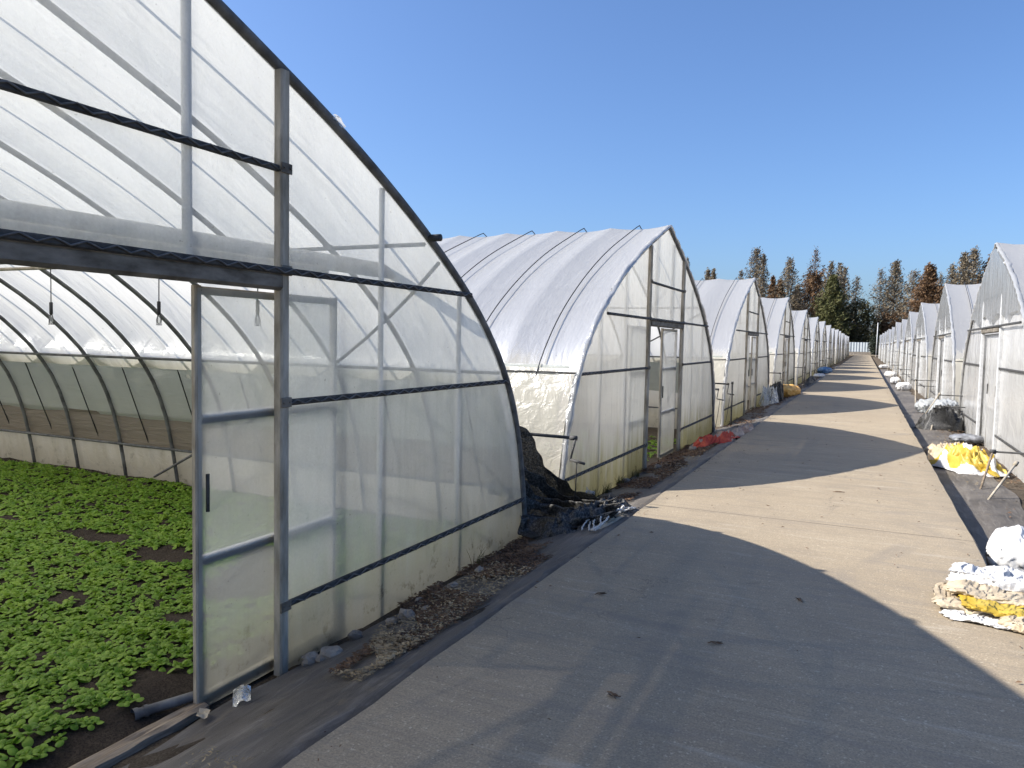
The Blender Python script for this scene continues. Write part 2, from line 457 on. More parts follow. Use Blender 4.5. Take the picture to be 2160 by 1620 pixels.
def weedmat_mat():
    t = NT('woven_weed_mat')
    v = t.coords()
    c = t.mixc(t.mapr(t.noise(v, 1.2, 5, 0.6), 0.35, 0.7), (0.07, 0.061, 0.052), (0.17, 0.15, 0.128))
    st = t.noise(t.coords(0, (20, 2.6, 1)), 1.0, 6, 0.7, 0.9)
    c = t.mixc(t.mapr(st, 0.52, 0.70, 0, 0.5), c, (0.29, 0.26, 0.225))
    c = t.mixc(t.mapr(st, 0.44, 0.34, 0, 0.4), c, (0.035, 0.031, 0.028))
    c = t.mixc(t.mapr(t.noise(v, 7, 6, 0.75, 0.8), 0.56, 0.70, 0, 0.8), c, (0.15, 0.12, 0.085))
    c = t.mixc(t.mapr(t.noise(v, 16, 5, 0.7, 1.0), 0.66, 0.74, 0, 0.7), c, (0.36, 0.34, 0.31))
    wv = t.n('ShaderNodeTexWave'); wv.inputs['Scale'].default_value = 90; wv.bands_direction = 'X'
    t.l(v, wv.inputs['Vector'])
    p = t.n('ShaderNodeBsdfPrincipled')
    t.l(c, p.inputs['Base Color'])
    p.inputs['Roughness'].default_value = 0.6
    p.inputs['Specular IOR Level'].default_value = 0.35
    h = t.math('ADD', t.math('MULTIPLY', st, 1.0), t.math('MULTIPLY', wv.outputs[1], 0.12))
    t.l(t.bump(h, 0.6, 0.02), p.inputs['Normal'])
    return t.end(p.outputs[0])
M['mat'] = weedmat_mat()

def net_mat():
    t = NT('black_shade_net')
    v = t.coords(0, (1, 1, 1))
    w = t.noise(v, 60, 3, 0.7)
    c = t.mixc(t.mapr(w, 0.45, 0.70, 0, 1), (0.010, 0.0095, 0.009), (0.13, 0.125, 0.115))
    d = t.n('ShaderNodeBsdfPrincipled'); t.l(c, d.inputs['Base Color']); d.inputs['Roughness'].default_value = 0.55
    tp = t.n('ShaderNodeBsdfTransparent')
    return t.end(t.mixs(t.mapr(t.noise(v, 150, 2, 0.5), 0.55, 0.62, 0.0, 0.15), d.outputs[0], tp.outputs[0]))
M['net'] = net_mat()

# ------------------------------------------------------------------ ground, road, weed mats (the setting)
LX, RX = -2.45, 1.80               # planes of the left and right gables
RZ = 0.24                          # the road slab stands this high above the foot of the gables
RL0, RR0 = -1.615, 0.765           # its two edges
def zg(x):
    """height of the ground across the lane"""
    return float(np.interp(x, [-2.45, -2.32, -2.05, -1.66, RL0, RR0, 0.775, 0.84, 0.95, 1.15, 1.5, 1.8],
                              [0.0, 0.025, 0.11, 0.215, RZ, RZ, 0.02, -0.03, -0.015, 0.015, 0.02, 0.0]))
def RLt(x, y):
    """t such that the view ray through (x, y, 0) meets the ground at t * (x, y)"""
    lo, hi = 0.6, 1.0
    for _ in range(40):
        m = (lo + hi) / 2
        if 1.6 * (1 - m) > zg(x * m): lo = m
        else: hi = m
    return hi
def RL(x, y, z=0.0):
    t = RLt(x, y)
    return (x * t, y * t, zg(x * t) + z * t)

def build_ground():
    xs = [-700, -200, -60, -27, -23, -15, -10, -6, -4, -3, -2.6, -2.45, -2.32, -2.18, -2.05, -1.92, -1.79, -1.68, -1.63, -1.60, 0.74, 0.77, 0.84, 0.95, 1.05, 1.15, 1.3, 1.5, 1.65, 1.8, 2.0, 3, 6, 10, 16, 22, 60, 200, 700]
    def zp(x):
        if -1.66 < x < 0.76: return float(np.interp(x, [-1.66, -1.63, -1.60, 0.74, 0.76], [0.20, 0.15, -0.02, -0.05, -0.04]))
        return zg(x) if -2.6 < x < 2.0 else 0.0
    ys = [-300, -60, -20, -8] + list(np.arange(-4, 30, 0.2)) + list(np.arange(30, 134, 2.0)) + [134.0, 136, 140, 146, 160, 190, 260, 400, 800, 1500]
    P = []
    for y in ys:
        row = []
        for x in xs:
            z = zp(x)
            if -3.2 < x < -1.7 and y < 31: z += 0.020 * nz((x, y, 0), 3.0) + 0.012 * nz((x, y, 3), 9)
            if 0.85 < x < 2.2 and y < 31: z += 0.020 * nz((x, y, 0), 3.0) + 0.01 * nz((x, y, 3), 8)
            row.append((x, y, z - 0.008))
        P.append(row)
    o = MB().grid(P).build('ground', M['soil'])
    tag(o, kind='structure')
build_ground()

def build_road():
    x0, x1 = RL0, RR0
    ys = list(np.arange(-7, 40, 0.2)) + list(np.arange(40, 136, 2.0)) + [136]
    P = []
    for y in ys:
        jl = 0.012 * nz((0, y, 0), 2.5) + 0.008 * nz((0, y, 0), 11)
        jr = 0.014 * nz((9, y, 0), 1.8) + 0.008 * nz((9, y, 0), 9)
        row = [(x0 + jl, y, -0.06), (x0 + jl, y, RZ - 0.014), (x0 + jl + 0.014, y, RZ)]
        row += [(x, y, RZ) for x in np.linspace(x0 + 0.2, x1 - 0.2, 6)]
        row += [(x1 + jr - 0.014, y, RZ), (x1 + jr, y, RZ - 0.014), (x1 + jr, y, -0.06)]
        P.append(row)
    b = MB().grid(P)
    o = b.build('road', M['concrete'], smooth=False)
    tag(o, kind='structure')
    b = MB()
    b.box((0, 138.3, RZ - 0.064), (70, 4.4, 0.12))
    tag(b.build('cross_road', M['concrete'], smooth=False), kind='structure')
build_road()

def build_mats():
    # left mat: climbs from the foot of the gables to the road edge
    P = []
    ys = np.concatenate([np.arange(-1.2, 16, 0.045), np.arange(16, 60, 0.5)])
    for y in ys:
        inner = -2.40 + 0.06 * nz((1, y, 0), 1.3) + float(np.interp(y, [2.3, 2.7, 4.6, 5.2], [0, .10, .10, 0])) * (0.7 + nz((2, y, 0), 2))
        outer = RL0 - 0.012 + 0.03 * nz((5, y, 0), 2.2) + 0.016 * nz((5, y, 2), 9)
        row = []
        for k in range(25):
            q = k / 24
            x = inner + (outer - inner) * q
            z = zg(x) + 0.006
            z += 0.016 * nz((x * 2.4, y * 0.6, 0), 2.2) + 0.008 * nz((x * 9, y * 0.9, 1), 2.0)
            z += 0.030 * max(0, nz((x * 3.2, y * 0.45, 7), 2.0) - .1) * (1 - q)
            z += 0.005 * nz((x * 22, y * 2.5, 3), 1.5)
            if k == 24: z -= 0.03
            if q > .8: z = min(z, RZ - 0.004)
            row.append((x, y, z))
        P.append(row)
    o = MB().grid(P).build('weed_mat', M['mat'])
    tag(o, 'long worn grey weed mat strip along the left side of the road', 'weed mat', 'weed mats beside the road')
    P = []
    for y in np.concatenate([np.arange(3.0, 22, 0.06), np.arange(22, 60, 0.5)]):
        inner = RR0 + 0.02 + 0.012 * nz((3, y, 0), 3)
        outer = 1.50 + 0.10 * nz((6, y, 0), 1.0)
        row = []
        for k in range(21):
            q = k / 20
            x = inner + (outer - inner) * q
            z = zg(x) + 0.014 + 0.016 * nz((x * 2.4, y * 0.6, 4), 2.2) + 0.008 * nz((x * 8, y, 5), 2.0)
            if k == 0: z += 0.03
            row.append((x, y, z))
        P.append(row)
    o = MB().grid(P).build('weed_mat', M['mat'])
    tag(o, 'long weed mat strip dipping into the shaded ditch right of the road', 'weed mat', 'weed mats beside the road')
build_mats()

# ------------------------------------------------------------------ greenhouses
HP = np.array([(0, 3.15), (.45, 2.985), (.9, 2.82), (1.3, 2.665), (1.78, 2.445), (2.26, 2.19), (2.75, 1.88), (3.10, 1.58), (3.36, 1.287), (3.55, .92), (3.67, .45), (3.74, 0)])
def half_arch(n):
    d = np.concatenate([[0], np.cumsum(np.hypot(*np.diff(HP, axis=0).T))])
    s = np.linspace(0, d[-1], 400)
    u = np.interp(s, d, HP[:, 0]); z = np.interp(s, d, HP[:, 1])
    K = 41
    def sm(a):
        pre = 2 * a[0] - a[1:K][::-1]; post = 2 * a[-1] - a[-K:-1][::-1]
        return np.convolve(np.concatenate([pre, a, post]), np.ones(K) / K, 'same')[K - 1:-(K - 1)]
    u, z = sm(u), sm(z)
    t = np.linspace(0, 399, n)
    return np.interp(t, np.arange(400), u), np.interp(t, np.arange(400), z)
def arch_pts(n, off=0.0):
    """right base -> apex -> left base, list of (u, z)"""
    u, z = half_arch(n)
    du, dz = np.gradient(u), np.gradient(z)
    L = np.hypot(du, dz)
    nu, nzv = -dz / L, du / L
    uu, zz = u + nu * off, z + nzv * off
    uu[0] = 0.0
    right = list(zip(uu[::-1], zz[::-1]))
    left = [(-a, b) for a, b in zip(uu, zz)][1:]
    return right + left
_u, _z = half_arch(200)
def U(z, inset=0.0):
    return float(np.interp(z, _z[::-1], _u[::-1])) - inset
def Zc(u):
    return float(np.interp(abs(u), _u, _z))

PITCH = 0.8
def film_strip(zlo, zhi, L, off, seed, n, sag=0.044, amp=0.004, side=0, dx=0.1, x0=-0.012, pinch=0.0, hem=0.0):
    raw = arch_pts(n, off)
    if side: raw = [p for p in raw if p[0] * side > 0]
    pts = []
    for i, p in enumerate(raw):
        if i:
            q = raw[i - 1]
            cuts = []
            for zc in (zlo, zhi):
                if (q[1] - zc) * (p[1] - zc) < 0:
                    f = (zc - q[1]) / (p[1] - q[1])
                    cuts.append((f, (q[0] + (p[0] - q[0]) * f, zc)))
            pts.extend(c for _, c in sorted(cuts))
        if zlo - 1e-6 <= p[1] <= zhi + 1e-6: pts.append(p)
    xs = list(np.arange(x0, -L, -dx)) + [-L]
    P = []
    for x in xs:
        ph = (-x % PITCH) / PITCH
        sg = -sag * abs(math.sin(math.pi * ph)) ** 0.72 if x < 0 else 0
        row = []
        for i, (u, z) in enumerate(pts):
            d = sg * min(1.0, max(0.15, (z - 0.2) / 1.2)) + amp * nz((x * 2.2, u * 1.2, z * 1.2), 1.7, seed)
            if pinch:
                w = max(0.0, 1 - (zhi - z) / 0.5)
                d += pinch * (nz((x * 9, 0, z * 1.0), 1.0, seed) * (0.35 + w) + 0.6 * nz((x * 5, 0, z * 5), 1.2, seed + 3))
            uu = u + (d if u > 0 else -d) * min(1, abs(u) / 1.2)
            zz = z + d * (1 - min(1, abs(u) / 3.6))
            if hem and abs(z - zlo) < 0.08: zz += hem * nz((x * 1.5, 1, 1), 1.0, seed)
            row.append((x, uu, zz))
        P.append(row)
    return P

def gable_mesh(door, seed, amp=0.006, x=0.0, dz=0.06, fine=1.0):
    b = MB()
    rails = (0.325, 1.287, 1.89, 2.352)
    def panel(z0, z1, f0, f1, ncol):
        ncol = int(ncol * fine)
        P = []
        nzr = max(3, int((z1 - z0) / dz))
        for i in range(nzr + 1):
            z = z0 + (z1 - z0) * i / nzr
            a, c = f0(z), f1(z)
            row = []
            for j in range(ncol + 1):
                u = a + (c - a) * j / ncol
                w = amp * (nz((u * 1.5, z * 1.2, 0), 1.6, seed) + 0.7 * nz((u * 5, z * 0.8, 4), 1.6, seed))
                dr = min(abs(z - q) for q in rails)
                w += (0.0045 * math.exp(-dr / 0.07) * math.sin(u * 46 + 5 * nz((u * 2, 0, 0), 1.0, seed)) + 0.012 * math.exp(-dr / 0.05) * nz((u * 7, z * 2, 3), 1.5, seed)) * (fine > 1)
                zz = z
                if i == 0 and z0 < 0.01: zz = -0.02 + 0.03 * nz((u * 6, 0, 0), 1.0, seed)
                row.append((x + w, u, zz))
            P.append(row)
        b.grid(P)
    d0, d1 = door
    if d0 is None:
        panel(0.0, 3.12, lambda z: -U(z), lambda z: U(z), 40)
    else:
        panel(0.0, 1.885, lambda z: -U(z), lambda z: d0, 26)
        panel(0.0, 1.885, lambda z: d1, lambda z: U(z), 26)
        panel(1.885, 3.12, lambda z: -U(z), lambda z: U(z), 40)
    return b

def clip_beam(root, z, u0, u1, wire=True, x=0.022, h=0.030):
    b = MB()
    b.box((x, (u0 + u1) / 2, z), (0.022, abs(u1 - u0), h), bev=0.005)
    o = b.build('clip_rail', M['clip'], root, smooth=False)
    if wire:
        w = MB()
        n = max(2, int(abs(u1 - u0) / 0.055))
        w.tube([(x + 0.014, u0 + (u1 - u0) * i / n, z + (0.010 if i % 2 else -0.010)) for i in range(n + 1)], 0.0042, 5)
        w.build('clip_wire', M['wire'], o)
    return o

def door_leaf(root, u0, u1, x, film, wire=True, handle_u=None):
    f = MB()
    w = 0.036
    z0, z1 = 0.03, 1.80
    for u in (u0 + w / 2, u1 - w / 2):
        f.box((x, u, (z0 + z1) / 2), (0.03, w, z1 - z0), bev=0.006)
    for z in (z0 + 0.015, z1 - 0.02):
        f.box((x + 0.001, (u0 + u1) / 2, z), (0.026, u1 - u0 - 2 * w - 0.002, 0.034), bev=0.005)
    fr = f.build('sliding_door', M['steel_dirty'], root, smooth=False)
    for z in (1.245, 0.642):
        r = MB()
        r.box((x + 0.001, (u0 + u1) / 2, z + 0.010), (0.026, u1 - u0 - 2 * w - 0.002, 0.016), bev=0.003, mi=0)
        r.box((x + 0.002, (u0 + u1) / 2, z - 0.012), (0.024, u1 - u0 - 2 * w - 0.002, 0.022), bev=0.004, mi=1)
        r.build('door_rail', [M['pipe'], M['clip']], fr, smooth=False)
    P = []
    for i in range(31):
        z = z0 - 0.03 + (z1 - z0 + 0.02) * i / 30
        P.append([(x + 0.018 + 0.004 * nz((j * 0.3, z * 2, 0), 2, u0), u0 + 0.01 + (u1 - u0 - 0.02) * j / 12, z) for j in range(13)])
    MB().grid(P).build('door_film', film, fr)
    if handle_u is not None:
        h = MB()
        h.box((x + 0.026, handle_u, 0.93), (0.014, 0.016, 0.16), bev=0.004)
        h.build('handle', M['clip'], fr, smooth=False)
    return fr

def flaps(root, seed, outer=0.05):
    pts = arch_pts(90, 0.015)
    P = []
    for i, (u, z) in enumerate(pts):
        row = []
        for k in range(9):
            a = math.pi * (0.15 + 1.3 * k / 8)
            r = 0.026 + 0.016 * nz((i * 0.35, k * 0.3, 0), 1.0, seed) + 0.012 * nz((i * 1.1, k, 0), 1.0, seed)
            s = 1 if u >= 0 else -1
            rad = r * math.sin(a)
            row.append((0.012 + r * math.cos(a) * -1.2, u + s * rad * 0.8 * min(1, abs(u)), z + rad * 0.55))
        P.append(row)
    return MB().grid(P).build('film_edge', M['flap'], root)

def greenhouse(name, label, loc, rz, seed, L=20.0, near=True, gable='gable', leaves=((-1.75, -0.85), (0.49, 1.40)), flap=True, curtain=False, group='plastic tunnel greenhouses along the road', post='steel_dirty'):
    root = thing(name, label, 'greenhouse', loc, rz, group)
    nr = int(L / PITCH)
    # end arch and ribs
    e = MB(); e.tube([(0.004, u, z) for u, z in arch_pts(40)], 0.026, 8)
    e.build('end_arch', M['arch'], root)
    rb = MB(); rb.tube([(0, u, z) for u, z in arch_pts(28)], 0.019, 7)
    for s in (-1, 1):
        for z in (0.40, 1.35, 2.19):
            rb.box((0, s * (U(z) - 0.012), z), (0.055, 0.035, 0.028))
    rme = rb.mesh('arch_rib', M['rib'])
    for k in range(1, nr + 1):
        link('arch_rib', rme, root, (-PITCH * k, 0, 0))
    # press ropes
    st = MB()
    ap = [p for p in arch_pts(40, 0.042) if p[1] > 1.25]
    pl = [(0, 3.86, 0.02)] + [(0, u, z) for u, z in ap] + [(0, -3.86, 0.02)]
    st.tube(pl, 0.0065, 5)
    sme = st.mesh('press_rope', M['rope'])
    for k in range(nr):
        link('press_rope', sme, root, (-PITCH * (k + 0.5), 0, 0))
    # purlins
    for u, z, r in ((0, 3.11, .012), (2.20, 2.175, .014), (-2.20, 2.175, .014), (U(1.35) - .036, 1.35, .014), (-U(1.35) + .036, 1.35, .014), (U(.40) - .036, .40, .014), (-U(.40) + .036, .40, .014)):
        p = MB(); p.tube([(-0.02, u, z), (-L, u, z)], r, 6)
        p.build('purlin', M['rib'], root)
    # diagonal wind braces, bent along the arch
    for s in (-1, 1):
        pts = []
        for i in range(13):
            f = i / 12
            z = 0.08 + f * 2.0
            pts.append((-4.25 * (1 - f) - 0.03, s * (U(z) - 0.05), z))
        br = MB(); br.tube(pts, 0.013, 6); br.build('wind_brace', M['rib'], root)
    # films
    MB().grid(film_strip(1.25, 9, L, 0.030, seed, 34 if near else 26, dx=0.0667 if near else 0.2)).build('roof_film', M['roof'], root)
    for s in (-1, 1):
        P = film_strip(-0.01, 1.34, 7.0 if near else L, 0.044, seed + s, 44 if near else 26, side=s, dx=0.045 if near else 0.2, sag=0.01, pinch=0.013, amp=0.006)
        b = MB().grid(P)
        if near:
            b.grid(film_strip(-0.01, 1.34, L, 0.044, seed + s, 20, side=s, dx=0.25, x0=-7.0, sag=0.01, pinch=0.01))
        b.build('side_skirt', M['skirt'], root)
        MB().grid(film_strip(0.70, 1.37, L, 0.026, seed + 5 + s, 44 if near else 26, side=s, dx=0.2, x0=-0.1, sag=0.0, amp=0.012, hem=0.03)).build('side_curtain', M['curtain'], root)
    for s in (-1, 1):
        b = MB()
        b.tube([(x, s * (U(1.30) + 0.062), 1.30 + 0.006 * nz((x, s, 0), 2)) for x in np.arange(0.0, -L - 0.1, -0.4)], 0.007, 5)
        b.build('skirt_rail', M['clip'], root)
    gable_mesh((-0.92, 0.92), seed, dz=0.03 if near else 0.06, fine=3.2 if near else 1.0).build('gable_film', M[gable], root)
    gable_mesh((None, None), seed + 3, x=-L, dz=0.2).build('rear_gable_film', M['roof'], root)
    # frame of the gable
    for s in (-1, 1):
        p = MB()
        zt = Zc(0.92) - 0.02
        p.box((0.018, s * 0.925, zt / 2), (0.052, 0.056, zt), bev=0.008)
        p.build('door_post', M[post], root, smooth=False)
        for uu in (1.76, 2.65):
            zt = Zc(uu) - 0.02
            p = MB(); p.tube([(-0.026, s * uu, 0.0), (-0.026, s * uu, zt)], 0.016, 8)
            p.build('post', M['pipe'], root)
        zt = Zc(0.44) - 0.02
        p = MB(); p.tube([(-0.026, s * 0.44, 1.87), (-0.026, s * 0.44, zt)], 0.020, 8)
        p.build('post', M['pipe'], root)
        for z in (0.325, 1.287):
            clip_beam(root, z, s * 0.955, s * (U(z) - 0.03), near)
    clip_beam(root, 1.892, -U(1.892) + 0.06, U(1.892) - 0.06, near, x=0.059)
    clip_beam(root, 2.352, -0.895, 0.895, near)
    if near:
        for s in (-1, 1):
            for z in (0.325, 1.287, 1.892, 2.352):
                j = MB()
                j.box((0.047, s * 0.925, z + 0.004), (0.008, 0.066, 0.046), bev=0.002)
                for q in (-1, 1):
                    j.tube([(0.048, s * 0.925 + q * 0.02, z + 0.004), (0.058, s * 0.925 + q * 0.02, z + 0.004)], 0.005, 6)
                j.build('joint_clamp', M['track'], root, smooth=False)
    t = MB(); t.box((0.030, 0, 1.843), (0.05, 1.79, 0.078), bev=0.014)
    t.build('door_track', M['track'], root, smooth=False)
    for i, (a, c) in enumerate(leaves):
        door_leaf(root, a, c, -0.055, M['door_film' if gable != 'gable_right' else gable], handle_u=(a + 0.05 if a > 0 else c - 0.05))
    if flap: flaps(root, seed)
    if curtain:
        P = []
        for i in range(25):
            f = i / 24
            row = []
            for j in range(41):
                g = j / 40 * 2 - 1
                zb = 1.93 + 0.14 * abs(math.sin(g * 5.2)) + 0.05 * nz((g * 3, 0, 0), 2, seed)
                zt = 3.08
                u = g * 2.35
                zt = min(zt, Zc(u) - 0.02)
                zb = min(zb, zt - 0.02)
                z = zb + (zt - zb) * f
                row.append((0.045 + 0.012 * nz((u * 4, z, 0), 1.5, seed), u, z))
            P.append(row)
        MB().grid(P).build('gable_curtain', M['inner'], root)
    return root

YC = [1.70, 9.92, 18.3, 26.65] + [35.0 + 8.34 * i for i in range(12)]
g1 = greenhouse('greenhouse', 'nearest plastic tunnel greenhouse, its open door showing the green salad bed inside', (LX, YC[0], 0), 0, 1.0, L=20, gable='gable', leaves=((-1.80, -0.89), (0.49, 1.40)), flap=False)
g2 = greenhouse('greenhouse', 'second greenhouse in the left row, algae stained low gable and narrow door gap', (LX, YC[1], 0), 0, 2.0, L=16, gable='gable_old', leaves=((-1.60, -0.70), (0.04, 0.90)))

def gh1_extras():
    MB().grid(film_strip(0.37, 0.735, 20.0, 0.031, 33, 44, side=1, dx=0.1, x0=-0.1, sag=0.0, amp=0.010, hem=0.02)).build('gap_shade_sheet', M['gap_shade'], g1)  # added sheet: its dark colour stands in for the shaded gap outside
    b = MB()
    b.grid([[(0.03 + .02 * nz((i, j, 0), .7), 1.27 + .09 * i / 5 + .01 * nz((i, j, 2), .9), Zc(1.27 + .09 * i / 5) + .0 + .045 * j / 4 * (1 - abs(i / 5 - .5))) for j in range(5)] for i in range(6)])
    b.build('film_scrap', M['flap'], g1)
    # thick white roll tube behind the lintel, light rail, tie rod
    b = MB()
    b.tube([(-0.50, -3.0, 2.03), (-0.50, 2.88, 2.05)], 0.050, 14)
    for u in (-0.9, -0.2, 0.15, 1.7):
        b.tube([(-0.50, u, 2.028), (-0.50, u + 0.09, 2.028)], 0.0495, 14)
    b.build('roll_tube', M['tube'], g1)
    b = MB(); b.tube([(-0.20, -3.0, 1.955), (-0.20, 1.5, 1.955)], 0.020, 10)
    b.build('light_rail', M['steel_dirty'], g1)
    b = MB(); b.tube([(-8.5, 1.36, 2.03), (-1.0, 2.06, 2.09)], 0.013, 8)
    b.build('lamp_rail', M['steel_dirty'], g1)
    b = MB()
    b.tube([(0.02, 2.19, 2.21), (0.10, 2.19, 2.21)], 0.022, 10)
    b.build('purlin_cap', M['clip'], g1)
gh1_extras()

# other greenhouses: one model for the left row, one for the right row, then copies
gl = greenhouse('greenhouse', 'x', (LX, YC[2], 0), 0, 4.0, L=14, near=False, gable='gable_old', leaves=((-0.92, 0.0), (0.5, 1.4)))
gr = greenhouse('greenhouse', 'x', (RX, 13.8, 0), math.pi, 7.0, L=14, near=False, gable='gable_right', leaves=((-1.35, -0.45), (-0.45, 0.42)), curtain=True, post='steel')
ORD = ['first', 'second', 'third', 'fourth', 'fifth', 'sixth', 'seventh', 'eighth', 'ninth', 'tenth', 'eleventh', 'twelfth', 'thirteenth', 'fourteenth', 'fifteenth', 'last']
km = kid_map()
rnd = random.Random(5)
gl['label'] = 'third greenhouse in the left row, beyond the crumpled red cloth, dark doorway ajar'
for i in range(3, 16):
    c = copy_tree(gl, km)
    c.location = (LX + rnd.uniform(-0.04, 0.04), YC[i], rnd.uniform(-0.02, 0.03))
    c.rotation_euler = (0, 0, R(rnd.uniform(-0.5, 0.5)))
    c.scale = (1, rnd.uniform(0.985, 1.01), rnd.uniform(0.985, 1.02))
    c['label'] = '%s white plastic tunnel greenhouse in the left row, counted from the camera' % ORD[i]
gr['label'] = 'nearest greenhouse of the right row, glossy grey gable beside the yellow sack heap'
gr.scale = (1, 1, 1.03)
for i in range(1, 14):
    c = copy_tree(gr, km)
    c.location = (RX + rnd.uniform(-0.05, 0.05), 13.8 + 8.34 * i, rnd.uniform(-0.02, 0.03))
    c.rotation_euler = (0, 0, math.pi + R(rnd.uniform(-0.6, 0.6)))
    c.scale = (1, rnd.uniform(0.985, 1.01), rnd.uniform(1.0, 1.04))
    c['label'] = '%s white plastic tunnel greenhouse in the right row, counted from the camera' % (ORD[i] if i < 13 else 'last')

# hanging lamps in the first greenhouse
for i, (X, Y) in enumerate(((-4.97, 3.18), (-4.05, 3.28), (-3.28, 3.34))):
    zt = float(np.interp(X, [-10.95, -3.45], [2.03, 2.09]))
    L0 = thing('hanging_lamp', ['dark hanging bulb lamp on the left inside the open greenhouse', 'dark hanging bulb lamp in the open doorway, right of the other', 'hanging lamp seen through the sliding door film'][i], 'lamp', (X, Y, zt), 0, 'bulb lamps hanging in the greenhouse')
    b = MB(); b.tube([(0, 0, 0.02), (0.002, 0, -0.15), (0, 0, -0.29)], 0.0035, 5); b.build('cord', M['black'], L0)
    b = MB(); b.tube([(0, 0, -0.285), (0, 0, -0.29), (0, 0, -0.36), (0, 0, -0.37)], [0.008, 0.011, 0.011, 0.008], 10); b.build('socket', M['black'], L0)
    b = MB(); b.tube([(0, 0, -0.37), (0, 0, -0.385), (0, 0, -0.405), (0, 0, -0.425), (0, 0, -0.432)], [0.006, 0.012, 0.015, 0.011, 0.003], 10); b.build('bulb', M['glass'], L0)
    b = MB()
    for a in range(4):
        w = a * math.pi / 2 + 0.4
        b.tube([(0.008 * math.cos(w), 0.008 * math.sin(w), -0.37), (0.017 * math.cos(w), 0.017 * math.sin(w), -0.40), (0.017 * math.cos(w), 0.017 * math.sin(w), -0.435)], 0.0018, 4)
    b.tube([(0.017 * math.cos(w), 0.017 * math.sin(w), -0.435) for w in np.linspace(0, 2 * math.pi, 13)], 0.0018, 4)
    b.build('cage', M['black'], L0)

# ------------------------------------------------------------------ crop in the first greenhouse
def bed_z(x, y):
    return 0.055 + 0.03 * nz((x, y, 0), 1.2) + 0.02 * nz((x, y, 0), 5) + 0.012 * nz((x, y, 5), 16) - 0.05 * max(0.0, min(1, (x + 2.75) / 0.2)) + 0.004 * max(0.0, -x - 3)
P = []
for x in np.concatenate([np.arange(-2.50, -7, -0.045), np.arange(-7, -16, -0.15)]):
    P.append([(x, y, bed_z(x, y)) for y in np.arange(-1.9, 5.36, 0.06)])
tag(MB().grid(P).build('crop_soil', M['bedsoil']), kind='structure')

def leaf(b, rg, az, L, W, rise, curl, twist, base, hi=False):
    ca, sa = math.cos(az), math.sin(az)
    P = []
    prof = [(0.0, 0.12), (0.30, 0.16), (0.46, 0.66), (0.66, 1.0), (0.86, 0.84), (0.98, 0.34)] if not hi else [(0.0, 0.12), (0.18, 0.13), (0.32, 0.2), (0.44, 0.6), (0.56, 0.88), (0.70, 1.0), (0.84, 0.88), (0.94, 0.58), (1.0, 0.12)]
    for (t, w) in prof:
        r = L * (t * math.cos(rise) + 0.05)
        h = L * (t * math.sin(rise)) - curl * L * t ** 2.4
        hw = W * w
        row = []
        for k, q in enumerate((-1, 0, 1) if not hi else (-1, -.6, 0, .6, 1)):
            lx, ly, lz = r, q * hw, h - (q * q) * hw * 0.34 + q * hw * twist
            row.append((base[0] + lx * ca - ly * sa, base[1] + lx * sa + ly * ca, base[2] + lz))
        P.append(row)
    b.grid(P)

def plant_mesh(seed, size, hi=False):
    rg = random.Random(seed)
    b = MB()
    n = rg.randint(11, 15)
    for i in range(n):
        k = i / n
        az = i * 2.4 + rg.uniform(-0.4, 0.4)
        rise = R(30 + 54 * k + rg.uniform(-10, 10))
        Lf = size * (1.0 - 0.45 * k) * rg.uniform(0.8, 1.15)
        leaf(b, rg, az, Lf, Lf * rg.uniform(0.22, 0.29), rise, rg.uniform(0.30, 0.75), rg.uniform(-0.35, 0.35), (0, 0, 0.006), hi)
    return b

variants = [plant_mesh(100 + i, 0.063) for i in range(8)]
vmesh = [plant_mesh(100 + i, 0.070, True).mesh('salad_plant', M['leaf']) for i in range(8)]
varr = [(np.array(b.v), np.array(b.f)) for b in variants]
rg = random.Random(77)
bare = [(-5.15, 3.62, 0.42, 0.12), (-4.26, 3.52, 0.30, 0.14), (-3.25, 2.78, 0.20, 0.09), (-6.3, 3.6, 0.25, 0.08), (-4.1, 2.7, 0.14, 0.06), (-2.72, 2.22, 0.16, 0.13), (-5.6, 2.9, 0.22, .1)]
spots = []
sp = 0.059
yy = -1.6
row = 0
while yy < 5.22:
    xx = -2.66
    while xx > -11.5:
        x = xx + rg.uniform(-0.036, 0.036); y = yy + rg.uniform(-0.036, 0.036)
        ok = x < -2.66 - 0.12 * abs(nz((0, y, 0), 2.0))
        for (bx, by, rx, ry) in bare:
            d = ((x - bx) / rx) ** 2 + ((y - by) / ry) ** 2
            if d < 1 + 0.5 * nz((x, y, 0), 7): ok = False
        if nz((x, y, 9), 1.3) > 0.50: ok = False
        if y < -x * 0.46 and (row + int(xx * 97)) % 3: ok = False
        if ok and not (x < -8 and y < 0.5):
            big = 1.35 if rg.random() < 0.05 else 1.0
            spots.append((x, y, bed_z(x, y), rg.uniform(0, 6.28), big * rg.uniform(0.72, 1.15) * (0.9 if x < -6 else 1.0), rg.randrange(8)))
        xx -= sp
    yy += sp
    row += 1
seen = [s for s in spots if s[1] / -s[0] > 0.53 and s[1] / -s[0] < 1.0]
seen.sort(key=lambda s: s[0] ** 2 + s[1] ** 2)
near_set = set(id(s) for s in seen[:300])
for s in seen[:300]:
    o = link('salad_plant', vmesh[s[5]], None, s[:3], (rg.uniform(-.12, .12), rg.uniform(-.12, .12), s[3]))
    o.scale = (s[4],) * 3
    tag(o, 'small leafy green salad plant near the front of the bed in the open greenhouse', 'plant', 'salad plants at the front of the bed')
VV, FF, nv = [], [], 0
